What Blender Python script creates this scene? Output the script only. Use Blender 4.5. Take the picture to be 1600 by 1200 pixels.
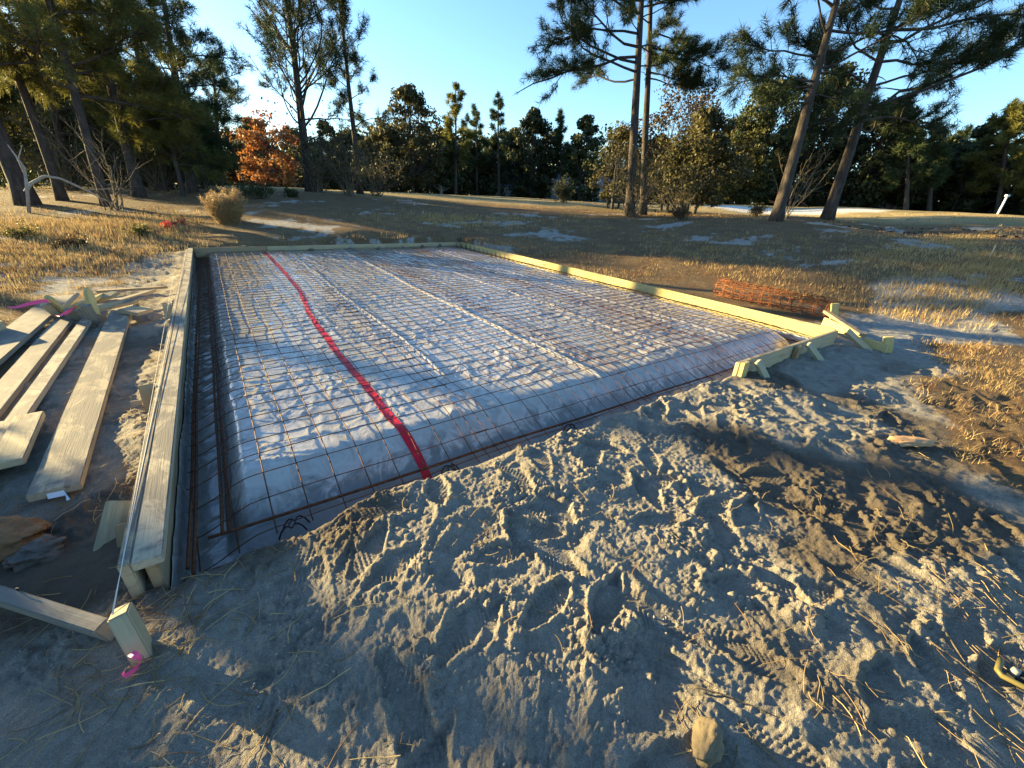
import bpy, bmesh, math, random
import numpy as np
from mathutils import Vector, Matrix

for o in list(bpy.data.objects):
    bpy.data.objects.remove(o, do_unlink=True)
S = bpy.context.scene
COL = S.collection
R = np.random.RandomState
sin, cos, pi = math.sin, math.cos, math.pi

# ------------------------------------------------------------------ camera, sky, sun, exposure
YAW, PITCH, ROLL = 0.6208, 0.4307, 0.0479
CP = np.array([0.4131, -1.608, 1.4294])
FPX = 638.0                                    # focal length in pixels of the 1600 px wide photograph
fw = np.array([sin(YAW)*cos(PITCH), cos(YAW)*cos(PITCH), -sin(PITCH)])
r0_ = np.array([cos(YAW), -sin(YAW), 0.0]); u0_ = np.cross(r0_, fw)
RT = cos(ROLL)*r0_ + sin(ROLL)*u0_
UP = -sin(ROLL)*r0_ + cos(ROLL)*u0_
cam = bpy.data.cameras.new('camera'); camo = bpy.data.objects.new('camera', cam); COL.objects.link(camo)
M = Matrix.Identity(4)
for i in range(3):
    M[i][0] = RT[i]; M[i][1] = UP[i]; M[i][2] = -fw[i]; M[i][3] = CP[i]
camo.matrix_world = M
cam.sensor_width = 36.0; cam.lens = FPX/1600*36; cam.clip_start = 0.05; cam.clip_end = 2000
S.camera = camo

SUN_EL = math.radians(9.0)
SUN_LEFT = math.radians(35.0)                  # sun stands this far to the left of the form's long axis (+y)
sund = np.array([-sin(SUN_LEFT)*cos(SUN_EL), cos(SUN_LEFT)*cos(SUN_EL), sin(SUN_EL)])
world = bpy.data.worlds.new('World'); S.world = world; world.use_nodes = True
wn = world.node_tree; wn.nodes.clear()
sky = wn.nodes.new('ShaderNodeTexSky'); sky.sky_type = 'NISHITA'; sky.sun_disc = False
sky.sun_elevation = SUN_EL; sky.sun_rotation = -SUN_LEFT
sky.altitude = 0; sky.air_density = 1.0; sky.dust_density = 0.4; sky.ozone_density = 3.5
bg = wn.nodes.new('ShaderNodeBackground'); bg.inputs[1].default_value = 0.088
wo = wn.nodes.new('ShaderNodeOutputWorld')
wn.links.new(sky.outputs[0], bg.inputs[0]); wn.links.new(bg.outputs[0], wo.inputs[0])
sl = bpy.data.lights.new('sun', 'SUN'); sl.energy = 5.0; sl.angle = math.radians(0.53); sl.color = (1.0, 0.77, 0.36)
so = bpy.data.objects.new('sun', sl); COL.objects.link(so)
so.rotation_euler = Vector(-sund).to_track_quat('-Z', 'Y').to_euler(); so.location = (-20, 30, 12)
S.view_settings.view_transform = 'Standard'; S.view_settings.look = 'None'
S.view_settings.exposure = 2.5; S.view_settings.gamma = 1.0
S.render.engine = 'CYCLES'
S.cycles.max_bounces = 6; S.cycles.diffuse_bounces = 3; S.cycles.glossy_bounces = 3
S.cycles.transmission_bounces = 4; S.cycles.use_denoising = True

# ------------------------------------------------------------------ helpers: pixels to places
def ray(px, py):
    d = (px-800)/FPX*RT - (py-600)/FPX*UP + fw
    return d
def on(px, py, z=0.0):
    d = ray(px, py); t = (z-CP[2])/d[2]
    return CP + t*d
def at(px, py, D):
    d = ray(px, py); h = math.hypot(d[0], d[1])
    return CP + d*(D/h)
def onplane(px, py, P):                        # where the pixel's ray meets the upright plane through P facing the viewer
    n = np.array([P[0]-CP[0], P[1]-CP[1], 0.0]); d = ray(px, py)
    return CP + d*(n@(P-CP))/(n@d)
def azof(p): return math.atan2(p[0]-CP[0], p[1]-CP[1]) - YAW

# ------------------------------------------------------------------ helpers: noise
_perm = R(7).permutation(1024); _perm = np.concatenate([_perm, _perm])
_ga = R(8).rand(1024)*2*pi; _gx, _gy = np.cos(_ga), np.sin(_ga)
def noise(x, y, s=0):
    x = np.asarray(x, float)+s*37.7; y = np.asarray(y, float)+s*91.3
    xi = np.floor(x).astype(int); yi = np.floor(y).astype(int); xf = x-xi; yf = y-yi
    u = xf*xf*xf*(xf*(xf*6-15)+10); v = yf*yf*yf*(yf*(yf*6-15)+10)
    def g(a, b, dx, dy):
        h = _perm[(_perm[a & 1023]+b) & 1023]
        return _gx[h]*dx+_gy[h]*dy
    n0 = g(xi, yi, xf, yf)*(1-u)+g(xi+1, yi, xf-1, yf)*u
    n1 = g(xi, yi+1, xf, yf-1)*(1-u)+g(xi+1, yi+1, xf-1, yf-1)*u
    return (n0*(1-v)+n1*v)*1.4
def fbm(x, y, o=3, s=0):
    a = 0; w = 1.0; f = 1.0
    for k in range(o):
        a = a+w*noise(x*f, y*f, s+k); w *= .5; f *= 2.03
    return a
def sst(a, b, x):
    t = np.clip((np.asarray(x, float)-a)/(b-a), 0, 1)
    return t*t*(3-2*t)

# ------------------------------------------------------------------ helpers: objects
def tagit(o, label=None, cat=None, group=None, kind=None):
    if label: o['label'] = label
    if cat: o['category'] = cat
    if group: o['group'] = group
    if kind: o['kind'] = kind
    return o
def link(name, me, mat=None, parent=None, loc=None):
    o = bpy.data.objects.new(name, me); COL.objects.link(o)
    if mat and me and not me.materials: me.materials.append(mat)
    if parent: o.parent = parent
    if loc is not None: o.location = loc
    return o
def empty(name, loc, label, cat, group=None):
    o = bpy.data.objects.new(name, None); COL.objects.link(o); o.location = tuple(loc); o.empty_display_size = .2
    return tagit(o, label, cat, group)
def mesh(name, V, F, smooth=True, col=None):
    """V (n,3), F (m,3|4) arrays -> mesh, optional per-vertex colour attribute 'tint'"""
    V = np.asarray(V, np.float32); F = np.asarray(F, np.int32)
    me = bpy.data.meshes.new(name); k = F.shape[1]
    me.vertices.add(len(V)); me.vertices.foreach_set('co', V.ravel())
    me.loops.add(F.size); me.loops.foreach_set('vertex_index', F.ravel())
    me.polygons.add(len(F)); me.polygons.foreach_set('loop_start', np.arange(0, F.size, k, dtype=np.int32))
    me.update(calc_edges=True)
    me.polygons.foreach_set('use_smooth', np.full(len(F), bool(smooth)))
    if col is not None:
        a = me.color_attributes.new('tint', 'FLOAT_COLOR', 'POINT')
        c = np.ones((len(V), 4), np.float32); c[:, :3] = col; a.data.foreach_set('color', c.ravel())
    me.validate()
    return me
class G:                                        # gathers vertices and triangles
    def __init__(s): s.v = []; s.f = []; s.c = []; s.n = 0
    def add(s, V, F, c=None):
        V = np.asarray(V, float); F = np.asarray(F, int)
        if F.shape[1] == 4: F = np.concatenate([F[:, [0, 1, 2]], F[:, [0, 2, 3]]])
        s.v.append(V); s.f.append(F+s.n); s.n += len(V)
        if c is not None: s.c.append(np.broadcast_to(c, (len(V), 3)))
    def mesh(s, name, smooth=True):
        return mesh(name, np.concatenate(s.v), np.concatenate(s.f), smooth, np.concatenate(s.c) if s.c else None)
def tube(P, rad, k=6, cap=True):
    P = np.asarray(P, float); n = len(P); rad = np.broadcast_to(rad, (n,))
    T = np.gradient(P, axis=0); T /= np.linalg.norm(T, axis=1)[:, None]+1e-9
    a = np.array([0, 0, 1.0]) if abs(T[0][2]) < .85 else np.array([1.0, 0, 0])
    N = np.cross(T, a); N /= np.linalg.norm(N, axis=1)[:, None]+1e-9
    B = np.cross(T, N)
    th = np.arange(k)/k*2*pi
    V = P[:, None, :]+rad[:, None, None]*(np.cos(th)[None, :, None]*N[:, None, :]+np.sin(th)[None, :, None]*B[:, None, :])
    i = np.arange(n-1)[:, None]*k; j = np.arange(k)[None, :]; j2 = (j+1) % k
    F = np.stack([i+j, i+j2, i+k+j2, i+k+j], -1).reshape(-1, 4)
    V = V.reshape(-1, 3)
    F = np.concatenate([F[:, [0, 1, 2]], F[:, [0, 2, 3]]])
    if cap:
        V = np.concatenate([V, P[:1], P[-1:]]); c0 = n*k; jj = np.arange(k)
        F = np.concatenate([F, np.stack([np.full(k, c0), (jj+1) % k, jj], 1), np.stack([np.full(k, c0+1), (n-1)*k+jj, (n-1)*k+(jj+1) % k], 1)])
    return V, F
def tubemesh(name, P, rad, k=6):
    V, F = tube(P, rad, k); return mesh(name, V, F)

# ------------------------------------------------------------------ helpers: materials
def newmat(name):
    m = bpy.data.materials.new(name); m.use_nodes = True; nt = m.node_tree
    b = nt.nodes['Principled BSDF']; b.inputs['Specular IOR Level'].default_value = .25
    return m, nt, b
def nd(nt, t, **k):
    n = nt.nodes.new(t)
    for a, v in k.items():
        if a.startswith('_'): setattr(n, a[1:], v)
        else: n.inputs[a.replace('__', ' ')].default_value = v
    return n
def ramp(nt, fac, stops):
    r = nt.nodes.new('ShaderNodeValToRGB'); e = r.color_ramp.elements
    while len(e) < len(stops): e.new(.5)
    for x, (p, c) in zip(e, stops):
        x.position = p; x.color = (*c, 1) if len(c) == 3 else c
    nt.links.new(fac, r.inputs[0]); return r.outputs[0]
def mixc(nt, fac, a, b, mode='MIX'):
    n = nt.nodes.new('ShaderNodeMix'); n.data_type = 'RGBA'; n.blend_type = mode
    for s, v in ((0, fac), (6, a), (7, b)):
        if hasattr(v, 'is_linked'): nt.links.new(v, n.inputs[s])
        elif isinstance(v, (int, float)): n.inputs[s].default_value = v
        else: n.inputs[s].default_value = (*v, 1)
    return n.outputs[2]
def mth(nt, op, a, b=None, clamp=False):
    n = nt.nodes.new('ShaderNodeMath'); n.operation = op; n.use_clamp = clamp
    for i, v in enumerate((a, b)):
        if v is None: continue
        if hasattr(v, 'is_linked'): nt.links.new(v, n.inputs[i])
        else: n.inputs[i].default_value = v
    return n.outputs[0]
def objco(nt, scale=(1, 1, 1), which='Object'):
    t = nt.nodes.new('ShaderNodeTexCoord'); m = nt.nodes.new('ShaderNodeMapping'); m.inputs['Scale'].default_value = scale
    nt.links.new(t.outputs[which], m.inputs[0]); return m.outputs[0]
def ntex(nt, vec, scale, detail=4, rough=.55, dist=0):
    n = nd(nt, 'ShaderNodeTexNoise', Scale=scale, Detail=detail, Roughness=rough, Distortion=dist)
    nt.links.new(vec, n.inputs['Vector']); return n.outputs['Fac']
def bump(nt, b, h, dist, strength=1.0):
    n = nd(nt, 'ShaderNodeBump', Strength=strength, Distance=dist)
    nt.links.new(h, n.inputs['Height']); nt.links.new(n.outputs[0], b.inputs['Normal'])

def wood(name, light, dark, sandy=0.0, green=0.0, rough=.75):
    m, nt, b = newmat(name)
    rnd = nt.nodes.new('ShaderNodeObjectInfo').outputs['Random']
    tc = nt.nodes.new('ShaderNodeTexCoord'); off = nd(nt, 'ShaderNodeVectorMath', _operation='ADD')
    sc = mth(nt, 'MULTIPLY', rnd, 40.0); cmb = nt.nodes.new('ShaderNodeCombineXYZ')
    for i in range(3): nt.links.new(sc, cmb.inputs[i])
    nt.links.new(tc.outputs['Object'], off.inputs[0]); nt.links.new(cmb.outputs[0], off.inputs[1])
    mp = nt.nodes.new('ShaderNodeMapping'); mp.inputs['Scale'].default_value = (1.3, 22, 22); nt.links.new(off.outputs[0], mp.inputs[0])
    g1 = ntex(nt, mp.outputs[0], 1.6, 5, .6, .6)
    mp2 = nt.nodes.new('ShaderNodeMapping'); mp2.inputs['Scale'].default_value = (3, 140, 140); nt.links.new(off.outputs[0], mp2.inputs[0])
    g2 = ntex(nt, mp2.outputs[0], 1.5, 3, .6)
    c = ramp(nt, g1, [(.3, dark), (.5, light), (.72, tuple(v*.86 for v in light))])
    c = mixc(nt, mth(nt, 'MULTIPLY', g2, .35), c, tuple(v*.6 for v in dark))
    kn = nd(nt, 'ShaderNodeTexVoronoi', Scale=1.0); mp3 = nt.nodes.new('ShaderNodeMapping'); mp3.inputs['Scale'].default_value = (2.2, 9, 9)
    nt.links.new(off.outputs[0], mp3.inputs[0]); nt.links.new(mp3.outputs[0], kn.inputs['Vector'])
    k = mth(nt, 'LESS_THAN', kn.outputs['Distance'], .13)
    c = mixc(nt, mth(nt, 'MULTIPLY', k, .75), c, (.16, .08, .035))
    d = ntex(nt, objco(nt), 3.2, 4, .6)
    c = mixc(nt, mth(nt, 'MULTIPLY', ramp(nt, d, [(.45, (0, 0, 0)), (.75, (1, 1, 1))]), .45), c, (.27, .24, .2))
    if sandy:
        s = ntex(nt, objco(nt, (.8, 1.6, 1)), 4.5, 7, .7, .6)
        gz = nt.nodes.new('ShaderNodeNewGeometry'); sp = nt.nodes.new('ShaderNodeSeparateXYZ'); nt.links.new(gz.outputs['True Normal'], sp.inputs[0])
        f = mth(nt, 'MULTIPLY', ramp(nt, s, [(.56-sandy*.14, (0, 0, 0)), (.60-sandy*.08, (1, 1, 1))]), ramp(nt, sp.outputs[2], [(.6, (0, 0, 0)), (.8, (1, 1, 1))]))
        c = mixc(nt, mth(nt, 'MULTIPLY', f, .9), c, (.15, .135, .115))
    nt.links.new(c, b.inputs['Base Color']); b.inputs['Roughness'].default_value = rough
    bump(nt, b, mth(nt, 'ADD', g2, mth(nt, 'MULTIPLY', g1, .7)), .0015, .7)
    return m
def leafmat(name, a, bcol, trans=.3, rough=.6):
    m, nt, b = newmat(name)
    rnd = nt.nodes.new('ShaderNodeObjectInfo').outputs['Random']
    n = ntex(nt, objco(nt), .9, 4, .7)
    c = mixc(nt, ramp(nt, n, [(.35, (0, 0, 0)), (.65, (1, 1, 1))]), a, bcol)
    hs = nd(nt, 'ShaderNodeHueSaturation'); nt.links.new(mth(nt, 'ADD', mth(nt, 'MULTIPLY', rnd, .5), .75), hs.inputs['Value']); nt.links.new(c, hs.inputs['Color'])
    nt.links.new(hs.outputs[0], b.inputs['Base Color']); b.inputs['Roughness'].default_value = rough
    tr = nt.nodes.new('ShaderNodeBsdfTranslucent'); nt.links.new(hs.outputs[0], tr.inputs[0])
    mx = nt.nodes.new('ShaderNodeMixShader'); mx.inputs[0].default_value = trans
    nt.links.new(b.outputs[0], mx.inputs[1]); nt.links.new(tr.outputs[0], mx.inputs[2])
    nt.links.new(mx.outputs[0], nt.nodes['Material Output'].inputs[0])
    return m
def tintmat(name, rough=.8, trans=0.0):
    m, nt, b = newmat(name)
    a = nd(nt, 'ShaderNodeAttribute', _attribute_name='tint')
    nt.links.new(a.outputs[0], b.inputs['Base Color']); b.inputs['Roughness'].default_value = rough
    if trans:
        tr = nt.nodes.new('ShaderNodeBsdfTranslucent'); nt.links.new(a.outputs[0], tr.inputs[0])
        mx = nt.nodes.new('ShaderNodeMixShader'); mx.inputs[0].default_value = trans
        nt.links.new(b.outputs[0], mx.inputs[1]); nt.links.new(tr.outputs[0], mx.inputs[2])
        nt.links.new(mx.outputs[0], nt.nodes['Material Output'].inputs[0])
    return m
def flat(name, c, rough=.6, var=.25, scale=20, metal=0, bmp=0):
    m, nt, b = newmat(name)
    n = ntex(nt, objco(nt), scale, 5, .6)
    nt.links.new(mixc(nt, n, tuple(v*(1-var) for v in c), tuple(min(1, v*(1+var)) for v in c)), b.inputs['Base Color'])
    b.inputs['Roughness'].default_value = rough; b.inputs['Metallic'].default_value = metal
    if bmp: bump(nt, b, n, bmp, 1.0)
    return m

# ================================================================== TERRAIN
ZT, ZB = 0.20, 0.09                             # top of the form boards, top of the sand pad
FW_, FL_ = 6.096, 9.144
ctrl = []
for px, py, D in [(985, 336, 22), (1210, 346, 17), (1295, 341, 22), (485, 301, 25), (360, 354, 13.5), (1235, 331, 36), (1590, 336, 36),
                  (430, 294, 36), (800, 308, 36), (650, 302, 36), (1360, 362, 22), (1590, 372, 19), (25, 316, 20), (180, 300, 24), (300, 296, 28),
                  (1000, 320, 35), (1130, 323, 35), (760, 318, 25), (1450, 333, 34), (1450, 342, 28), (900, 320, 27), (1180, 321, 39), (1310, 323, 39), (1170, 335, 31), (1320, 337, 31)]:
    p = at(px, py, D); ctrl.append((azof(p), D, p[2]))
for a in np.linspace(-1.3, 1.3, 9):
    ctrl.append((a, 8.0, 0.0)); ctrl.append((a, 120., 1.1)); ctrl.append((a, 60., .85))
for a in (-1.3, -1.1): ctrl += [(a, 20., .35), (a, 40., .7)]
ctrl.append((1.2, 20., .35))
C_ = np.array(ctrl); CX = np.stack([C_[:, 0]*1.6, np.log(C_[:, 1])], 1)
def tpsk(d2): return .5*d2*np.log(d2+1e-12)
_d2 = ((CX[:, None]-CX[None])**2).sum(-1); n_ = len(CX)
A_ = np.zeros((n_+3, n_+3)); A_[:n_, :n_] = tpsk(_d2)+np.eye(n_)*.004
A_[:n_, n_] = 1; A_[:n_, n_+1:] = CX; A_[n_, :n_] = 1; A_[n_+1:, :n_] = CX.T
W_ = np.linalg.solve(A_, np.concatenate([C_[:, 2], np.zeros(3)]))
def Hbase(x, y):
    x = np.asarray(x, float); y = np.asarray(y, float)
    dx = x-CP[0]; dy = y-CP[1]; D = np.hypot(dx, dy); az = (np.arctan2(dx, dy)-YAW+pi) % (2*pi)-pi
    q = np.stack([np.clip(az, -1.3, 1.3)*1.6, np.log(np.clip(D, 8, 120))], -1)
    z = W_[n_]+q@W_[n_+1:]
    for k in range(n_): z = z+W_[k]*tpsk(((q-CX[k])**2).sum(-1))
    z = z*(1-sst(1.3, 2.6, np.abs(az)))+.4*sst(1.3, 2.6, np.abs(az))
    return z*sst(7.5, 10.5, D)
def Hfar(x, y):                                  # ground height for everything away from the sand
    return Hbase(x, y)+.03*fbm(np.asarray(x)*.35, np.asarray(y)*.35, 3, 5)
def hz(x, y): return float(Hfar(np.array([x]), np.array([y]))[0])

def boxmask(x, y, x0, x1, y0, y1, s):
    return sst(x0-s, x0+s, x)*(1-sst(x1-s, x1+s, x))*sst(y0-s, y0+s, y)*(1-sst(y1-s, y1+s, y))
def sandzone(x, y):
    w1 = .5*fbm(x*.7, y*.7, 3, 11); w2 = .5*fbm(x*.7, y*.7, 3, 12)
    a = boxmask(x+w1*.8, y+w2*.4, -1.3+.7*sst(5, 8, y), 6.2+.9*(1-sst(.3, 1.5, y)), -7, 9.1, .2)
    b = boxmask(x+w1, y+w2, 5.5, 11.5, -.9, .6, .3)          # bare track on the right
    g = sst(-.35, .1, (x-4.3)*.43-(y+1.45)+w1*.5)*sst(3.0, 3.7, x+w2*.4)*(1-b)   # grassy corner right of the mound
    return np.clip(np.maximum(a*(1-.85*g), b), 0, 1)
def patches(x, y):                               # bare white sand showing through the meadow
    D = np.hypot(x-CP[0], y-CP[1])
    n = fbm(x*.33+.3*noise(x, y, 40), y*.55, 4, 21)
    n = n+.35*noise(x*2.6, y*4.2, 41)+.22*noise(x*7, y*9, 42)
    return sst(.02, .80, n-.012*np.maximum(D-9, 0))
_fp = []
def footprints():
    r = R(31)
    for k in range(190):
        x = r.uniform(-.1, 6.0); y = r.uniform(-2.1, -.1)
        if k > 160: x = r.uniform(-.95, -.2); y = r.uniform(.6, 8)
        _fp.append((x, y, r.choice([.5, 2.2, 3.6, 5.2])+r.normal(0, .5), r.uniform(.007, .017), r.randint(3)))
footprints()
def mound(x, y):
    m = sst(-.45, .9, x)*(1-sst(5.4, 7.2, x))*(1-sst(-.25, .25, -y-1.9)*.45)
    return (.115-.05*sst(3.3, 4.3, x))*m*sst(-4, -2.5, y)
def clods(x, y, cs, hk, sd):
    xi = np.floor(x/cs).astype(int); yi = np.floor(y/cs).astype(int); out = np.zeros_like(x)
    for a in (-1, 0, 1):
        for b in (-1, 0, 1):
            h = _perm[(_perm[(xi+a+sd*131) & 1023]+yi+b) & 1023]; h2 = _perm[(h+517) & 1023]; h3 = _perm[(h+211) & 1023]
            px = (xi+a+.15+.7*h/1024)*cs; py = (yi+b+.15+.7*h2/1024)*cs; r = cs*(.15+.45*(h3/1024)**2)*(h3 > 300)
            d2 = ((x-px)**2+(y-py)**2)*(1+.5*noise(x/cs*2, y/cs*2, sd)); out = np.maximum(out, hk*np.sqrt(np.maximum(r*r-d2, 0)))
    return out
def Hground(x, y):
    z = Hfar(x, y)
    D = np.hypot(x-CP[0], y-CP[1])
    sz = sandzone(x, y); near = 1-sst(9, 16, D)
    z = z+mound(x, y)
    # pile of spoil against the left and right boards
    z = z+.05*np.exp(-((x+.13)/.16)**2)*sst(-.3, .3, y)*(1-sst(9, 9.6, y))*(.5+.8*noise(x*3, y*2.2, 3))
    z = z+.035*np.exp(-((x-6.3)/.25)**2)*sst(-.3, .1, y)*(1-sst(9, 9.6, y))*(.9+.4*noise(x*2, y*1.5, 4))
    z = z-.09*np.exp(-((y-9.3)/.45)**2)*sst(-.6, 0, x)*(1-sst(6.2, 7.2, x))-.06*np.exp(-((x-6.3)/.35)**2)*sst(2, 3.5, y)*(1-sst(9.2, 10, y))
    rough = near*(.25+.75*sz)*(1-.8*boxmask(x, y, -.3, 6.6, 8.9, 9.8, .2))*(1-.7*boxmask(x, y, 6, 6.7, 2, 9.5, .15))
    rid = lambda a, b, s: 1-np.abs(noise(a, b, s))*2
    wx = x+.08*noise(x*4, y*4, 50); wy = y+.08*noise(x*4, y*4, 51)
    lump = .022*noise(wx*1.9, wy*1.9, 60)+.012*rid(wx*3.9, wy*3.9, 61)+.009*rid(wx*8.5, wy*8.5, 62)*(.35+.65*sst(-.2, .4, noise(x*1.5, y*1.5, 63)))
    rgh = sst(-.02, .42, noise(x*2.6, y*2.6, 65)+.5*noise(x*7, y*7, 140))
    lump = lump+.008*noise(wx*19, wy*19, 64)*(.25+.75*rgh)+.008*np.clip(noise(x*33, y*33, 69), 0, 1)*rgh
    z = z+rough*(lump-.02)
    nr = 1-sst(2.5, 5.5, D)
    z = z+nr*sz*(.0058*noise(x*48, y*48, 66)+.0036*noise(x*95, y*95, 67))*(.5+.5*rgh)
    # clods: jittered caps in two sizes
    m_ = np.where(D < 6.5)[0]
    for cs, hh_, sd in ((.075, .35, 1), (.032, .55, 2), (.015, .6, 3)):
        if cs < .03: m_ = m_[D[m_] < 3.2]
        z[m_] += clods(x[m_], y[m_], cs, hh_, sd)*sz[m_]*((.08 if cs > .05 else .38)+(.92 if cs > .05 else .62)*rgh[m_])
    # shoe tracks
    for fx, fy, fa, fd, kind in _fp:
        i = np.where((np.abs(x-fx) < .24) & (np.abs(y-fy) < .24))[0]
        if len(i) == 0: continue
        dx = x[i]-fx; dy = y[i]-fy
        u = dx*cos(fa)+dy*sin(fa); v = -dx*sin(fa)+dy*cos(fa)
        wv = .048+.010*np.cos(u*22+.4)-.006*sst(-.02, -.09, u)
        e = np.sqrt((u/.145)**2+(v/wv)**2); e = e+.16*noise(dx*25+fx*9, dy*25, 70)+.07*noise(dx*70+fx*9, dy*70, 74)
        ins = 1-sst(.80, 1.02, e); rim = np.exp(-((e-1.16)/.16)**2)
        if kind == 0: tr = np.sin(u*330+3*np.abs(v)/.012)
        elif kind == 1: tr = np.sin(u*300+.5*np.sin(v*260))*np.sign(np.sin(v*210+.6))
        else: tr = np.sin(u*240)*np.cos(v*260)
        zf = z[i].copy(); flatz = np.average(zf, weights=ins+1e-6)
        zn = zf*(1-ins*.88)+ins*.88*(flatz+.06*u)-ins*fd+ins*.0024*np.clip(tr*1.6, -1, 1)*sst(-.5, .15, noise(dx*16+fx*7, dy*16+fy*3, 76))
        zn = zn+rim*fd*.7*np.clip(.5+1.1*noise(dx*14+fx*5, dy*14+fy*7, 71)+.6*noise(dx*50+fx*5, dy*50, 75), 0, 2)
        z[i] = zn
    # the formed rectangle is dug out; loose sand slumps over its open front edge
    edge = -.045+.05*noise(x*2.2, x*0+3.3, 72)+.02*noise(x*8, x*0, 73)+.02*(z*10-.9)*0
    inx = sst(-.03, .02, x)*(1-sst(6.07, 6.12, x))
    iny = sst(0, .16, y-edge)*(1-sst(9.12, 9.2, y))
    ins = inx*iny
    return z*(1-ins)+ins*(-.26)

# polar sheet centred below the viewer: rows and columns get coarser with distance
rr = [.12, .25, .36, .44]
while rr[-1] < 900:
    r_ = rr[-1]; rr.append(r_+max(.0074, .0074*(r_/2.2)**2.0))
rr = np.array(rr)
azs = np.concatenate([np.radians(np.linspace(-64, 64, 860)), np.radians(np.linspace(67, 293, 60))])
RR, AA = np.meshgrid(rr, azs, indexing='ij')
GX = (CP[0]+RR*np.sin(AA+YAW)).ravel(); GY = (CP[1]+RR*np.cos(AA+YAW)).ravel()
GZ = Hground(GX, GY)
nr_, na_ = RR.shape
i = np.arange(nr_-1)[:, None]*na_; j = np.arange(na_)[None, :]; j2 = (j+1) % na_
GF = np.stack([i+j, i+na_+j, i+na_+j2, i+j2], -1).reshape(-1, 4)
GV = np.stack([GX, GY, GZ], 1)
Dg = np.hypot(GX-CP[0], GY-CP[1]); szg = sandzone(GX, GY)
bunker_c = at(1238, 329, 35)
bx = GX-bunker_c[0]; by = GY-bunker_c[1]
cu = np.array([cos(YAW+.45), -sin(YAW+.45)]); cvv = np.array([sin(YAW+.45), cos(YAW+.45)])
bu = bx*cu[0]+by*cu[1]; bv = bx*cvv[0]+by*cvv[1]
bunk = 1-sst(.8, 1.0, np.sqrt((bu/5.6)**2+(bv/3.0)**2)+.12*noise(GX*.4, GY*.4, 80))
wet = sst(-.05, .35, fbm(GX*.9, GY*.9, 3, 81)+.9*np.exp(-(((GX-2.9)/1.0)**2+((GY+1.35)/.5)**2))-.25)*(1-sst(4, 7, Dg))  # darker brown sand: noise patches and one broad oval
fair = sst(23, 28, Dg+3*noise(GX*.1, GY*.1, 82))
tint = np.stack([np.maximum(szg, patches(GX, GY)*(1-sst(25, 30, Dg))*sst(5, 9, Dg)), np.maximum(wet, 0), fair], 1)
white = np.clip(patches(GX, GY)*(1-szg)+boxmask(GX, GY, 6.6, 12, -1.2, .5, .5)*.8, 0, 1)
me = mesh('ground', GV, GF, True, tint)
a2 = me.color_attributes.new('white', 'FLOAT_COLOR', 'POINT'); c4 = np.ones((len(GV), 4), np.float32)
c4[:, 0] = white; c4[:, 1] = bunk; c4[:, 2] = 0; a2.data.foreach_set('color', c4.ravel())
m, nt, b = newmat('ground')
ta = nd(nt, 'ShaderNodeAttribute', _attribute_name='tint'); sp = nt.nodes.new('ShaderNodeSeparateColor'); nt.links.new(ta.outputs[0], sp.inputs[0])
wa = nd(nt, 'ShaderNodeAttribute', _attribute_name='white'); sp2 = nt.nodes.new('ShaderNodeSeparateColor'); nt.links.new(wa.outputs[0], sp2.inputs[0])
oc = objco(nt)
n1 = ntex(nt, oc, 1.7, 5, .6); n2 = ntex(nt, oc, 14, 6, .7); n3 = ntex(nt, oc, 240, 4, .8); n4 = ntex(nt, oc, 55, 5, .75)
csand = ramp(nt, n2, [(.25, (.20, .176, .138)), (.5, (.345, .307, .242)), (.75, (.46, .41, .328))])
csand = mixc(nt, mth(nt, 'MULTIPLY', ramp(nt, n3, [(.42, (1, 1, 1)), (.6, (0, 0, 0))]), .55), csand, (.11, .10, .085))
dark_sandf = mth(nt, 'MULTIPLY', sp.outputs[1], .85)
csand = mixc(nt, dark_sandf, csand, (.11, .085, .06))
cwhite = ramp(nt, n2, [(.3, (.19, .172, .145)), (.5, (.31, .29, .255)), (.65, (.41, .385, .345))])
csand = mixc(nt, sp2.outputs[0], csand, cwhite)
csoil = ramp(nt, n4, [(.3, (.07, .047, .027)), (.5, (.17, .115, .06)), (.7, (.28, .19, .10))])
csoil = mixc(nt, ramp(nt, n1, [(.4, (0, 0, 0)), (.62, (1, 1, 1))]), csoil, (.135, .085, .044))
f1 = mth(nt, 'ADD', sp.outputs[0], mth(nt, 'ADD', mth(nt, 'MULTIPLY', mth(nt, 'SUBTRACT', n4, .5), .9), mth(nt, 'MULTIPLY', mth(nt, 'SUBTRACT', n2, .5), 1.3)))
c = mixc(nt, ramp(nt, f1, [(.34, (0, 0, 0)), (.70, (1, 1, 1))]), csoil, csand)
n5 = ntex(nt, oc, .35, 5, .65)
cfair = ramp(nt, n5, [(.3, (.22, .17, .07)), (.5, (.36, .27, .12)), (.7, (.46, .34, .17))])
c = mixc(nt, sp.outputs[2], c, cfair)
c = mixc(nt, sp2.outputs[1], c, (.66, .62, .54))
nt.links.new(c, b.inputs['Base Color']); b.inputs['Roughness'].default_value = .95; b.inputs['Specular IOR Level'].default_value = .1
n6 = ntex(nt, oc, 110, 4, .75)
hh = mth(nt, 'ADD', mth(nt, 'ADD', mth(nt, 'MULTIPLY', n4, .013), mth(nt, 'MULTIPLY', n6, .007)), mth(nt, 'ADD', mth(nt, 'MULTIPLY', n3, .0045), mth(nt, 'MULTIPLY', n2, .012)))
bump(nt, b, hh, 1.0, .95)
MAT_GROUND = m
tagit(link('ground', me, m), kind='structure')

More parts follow.
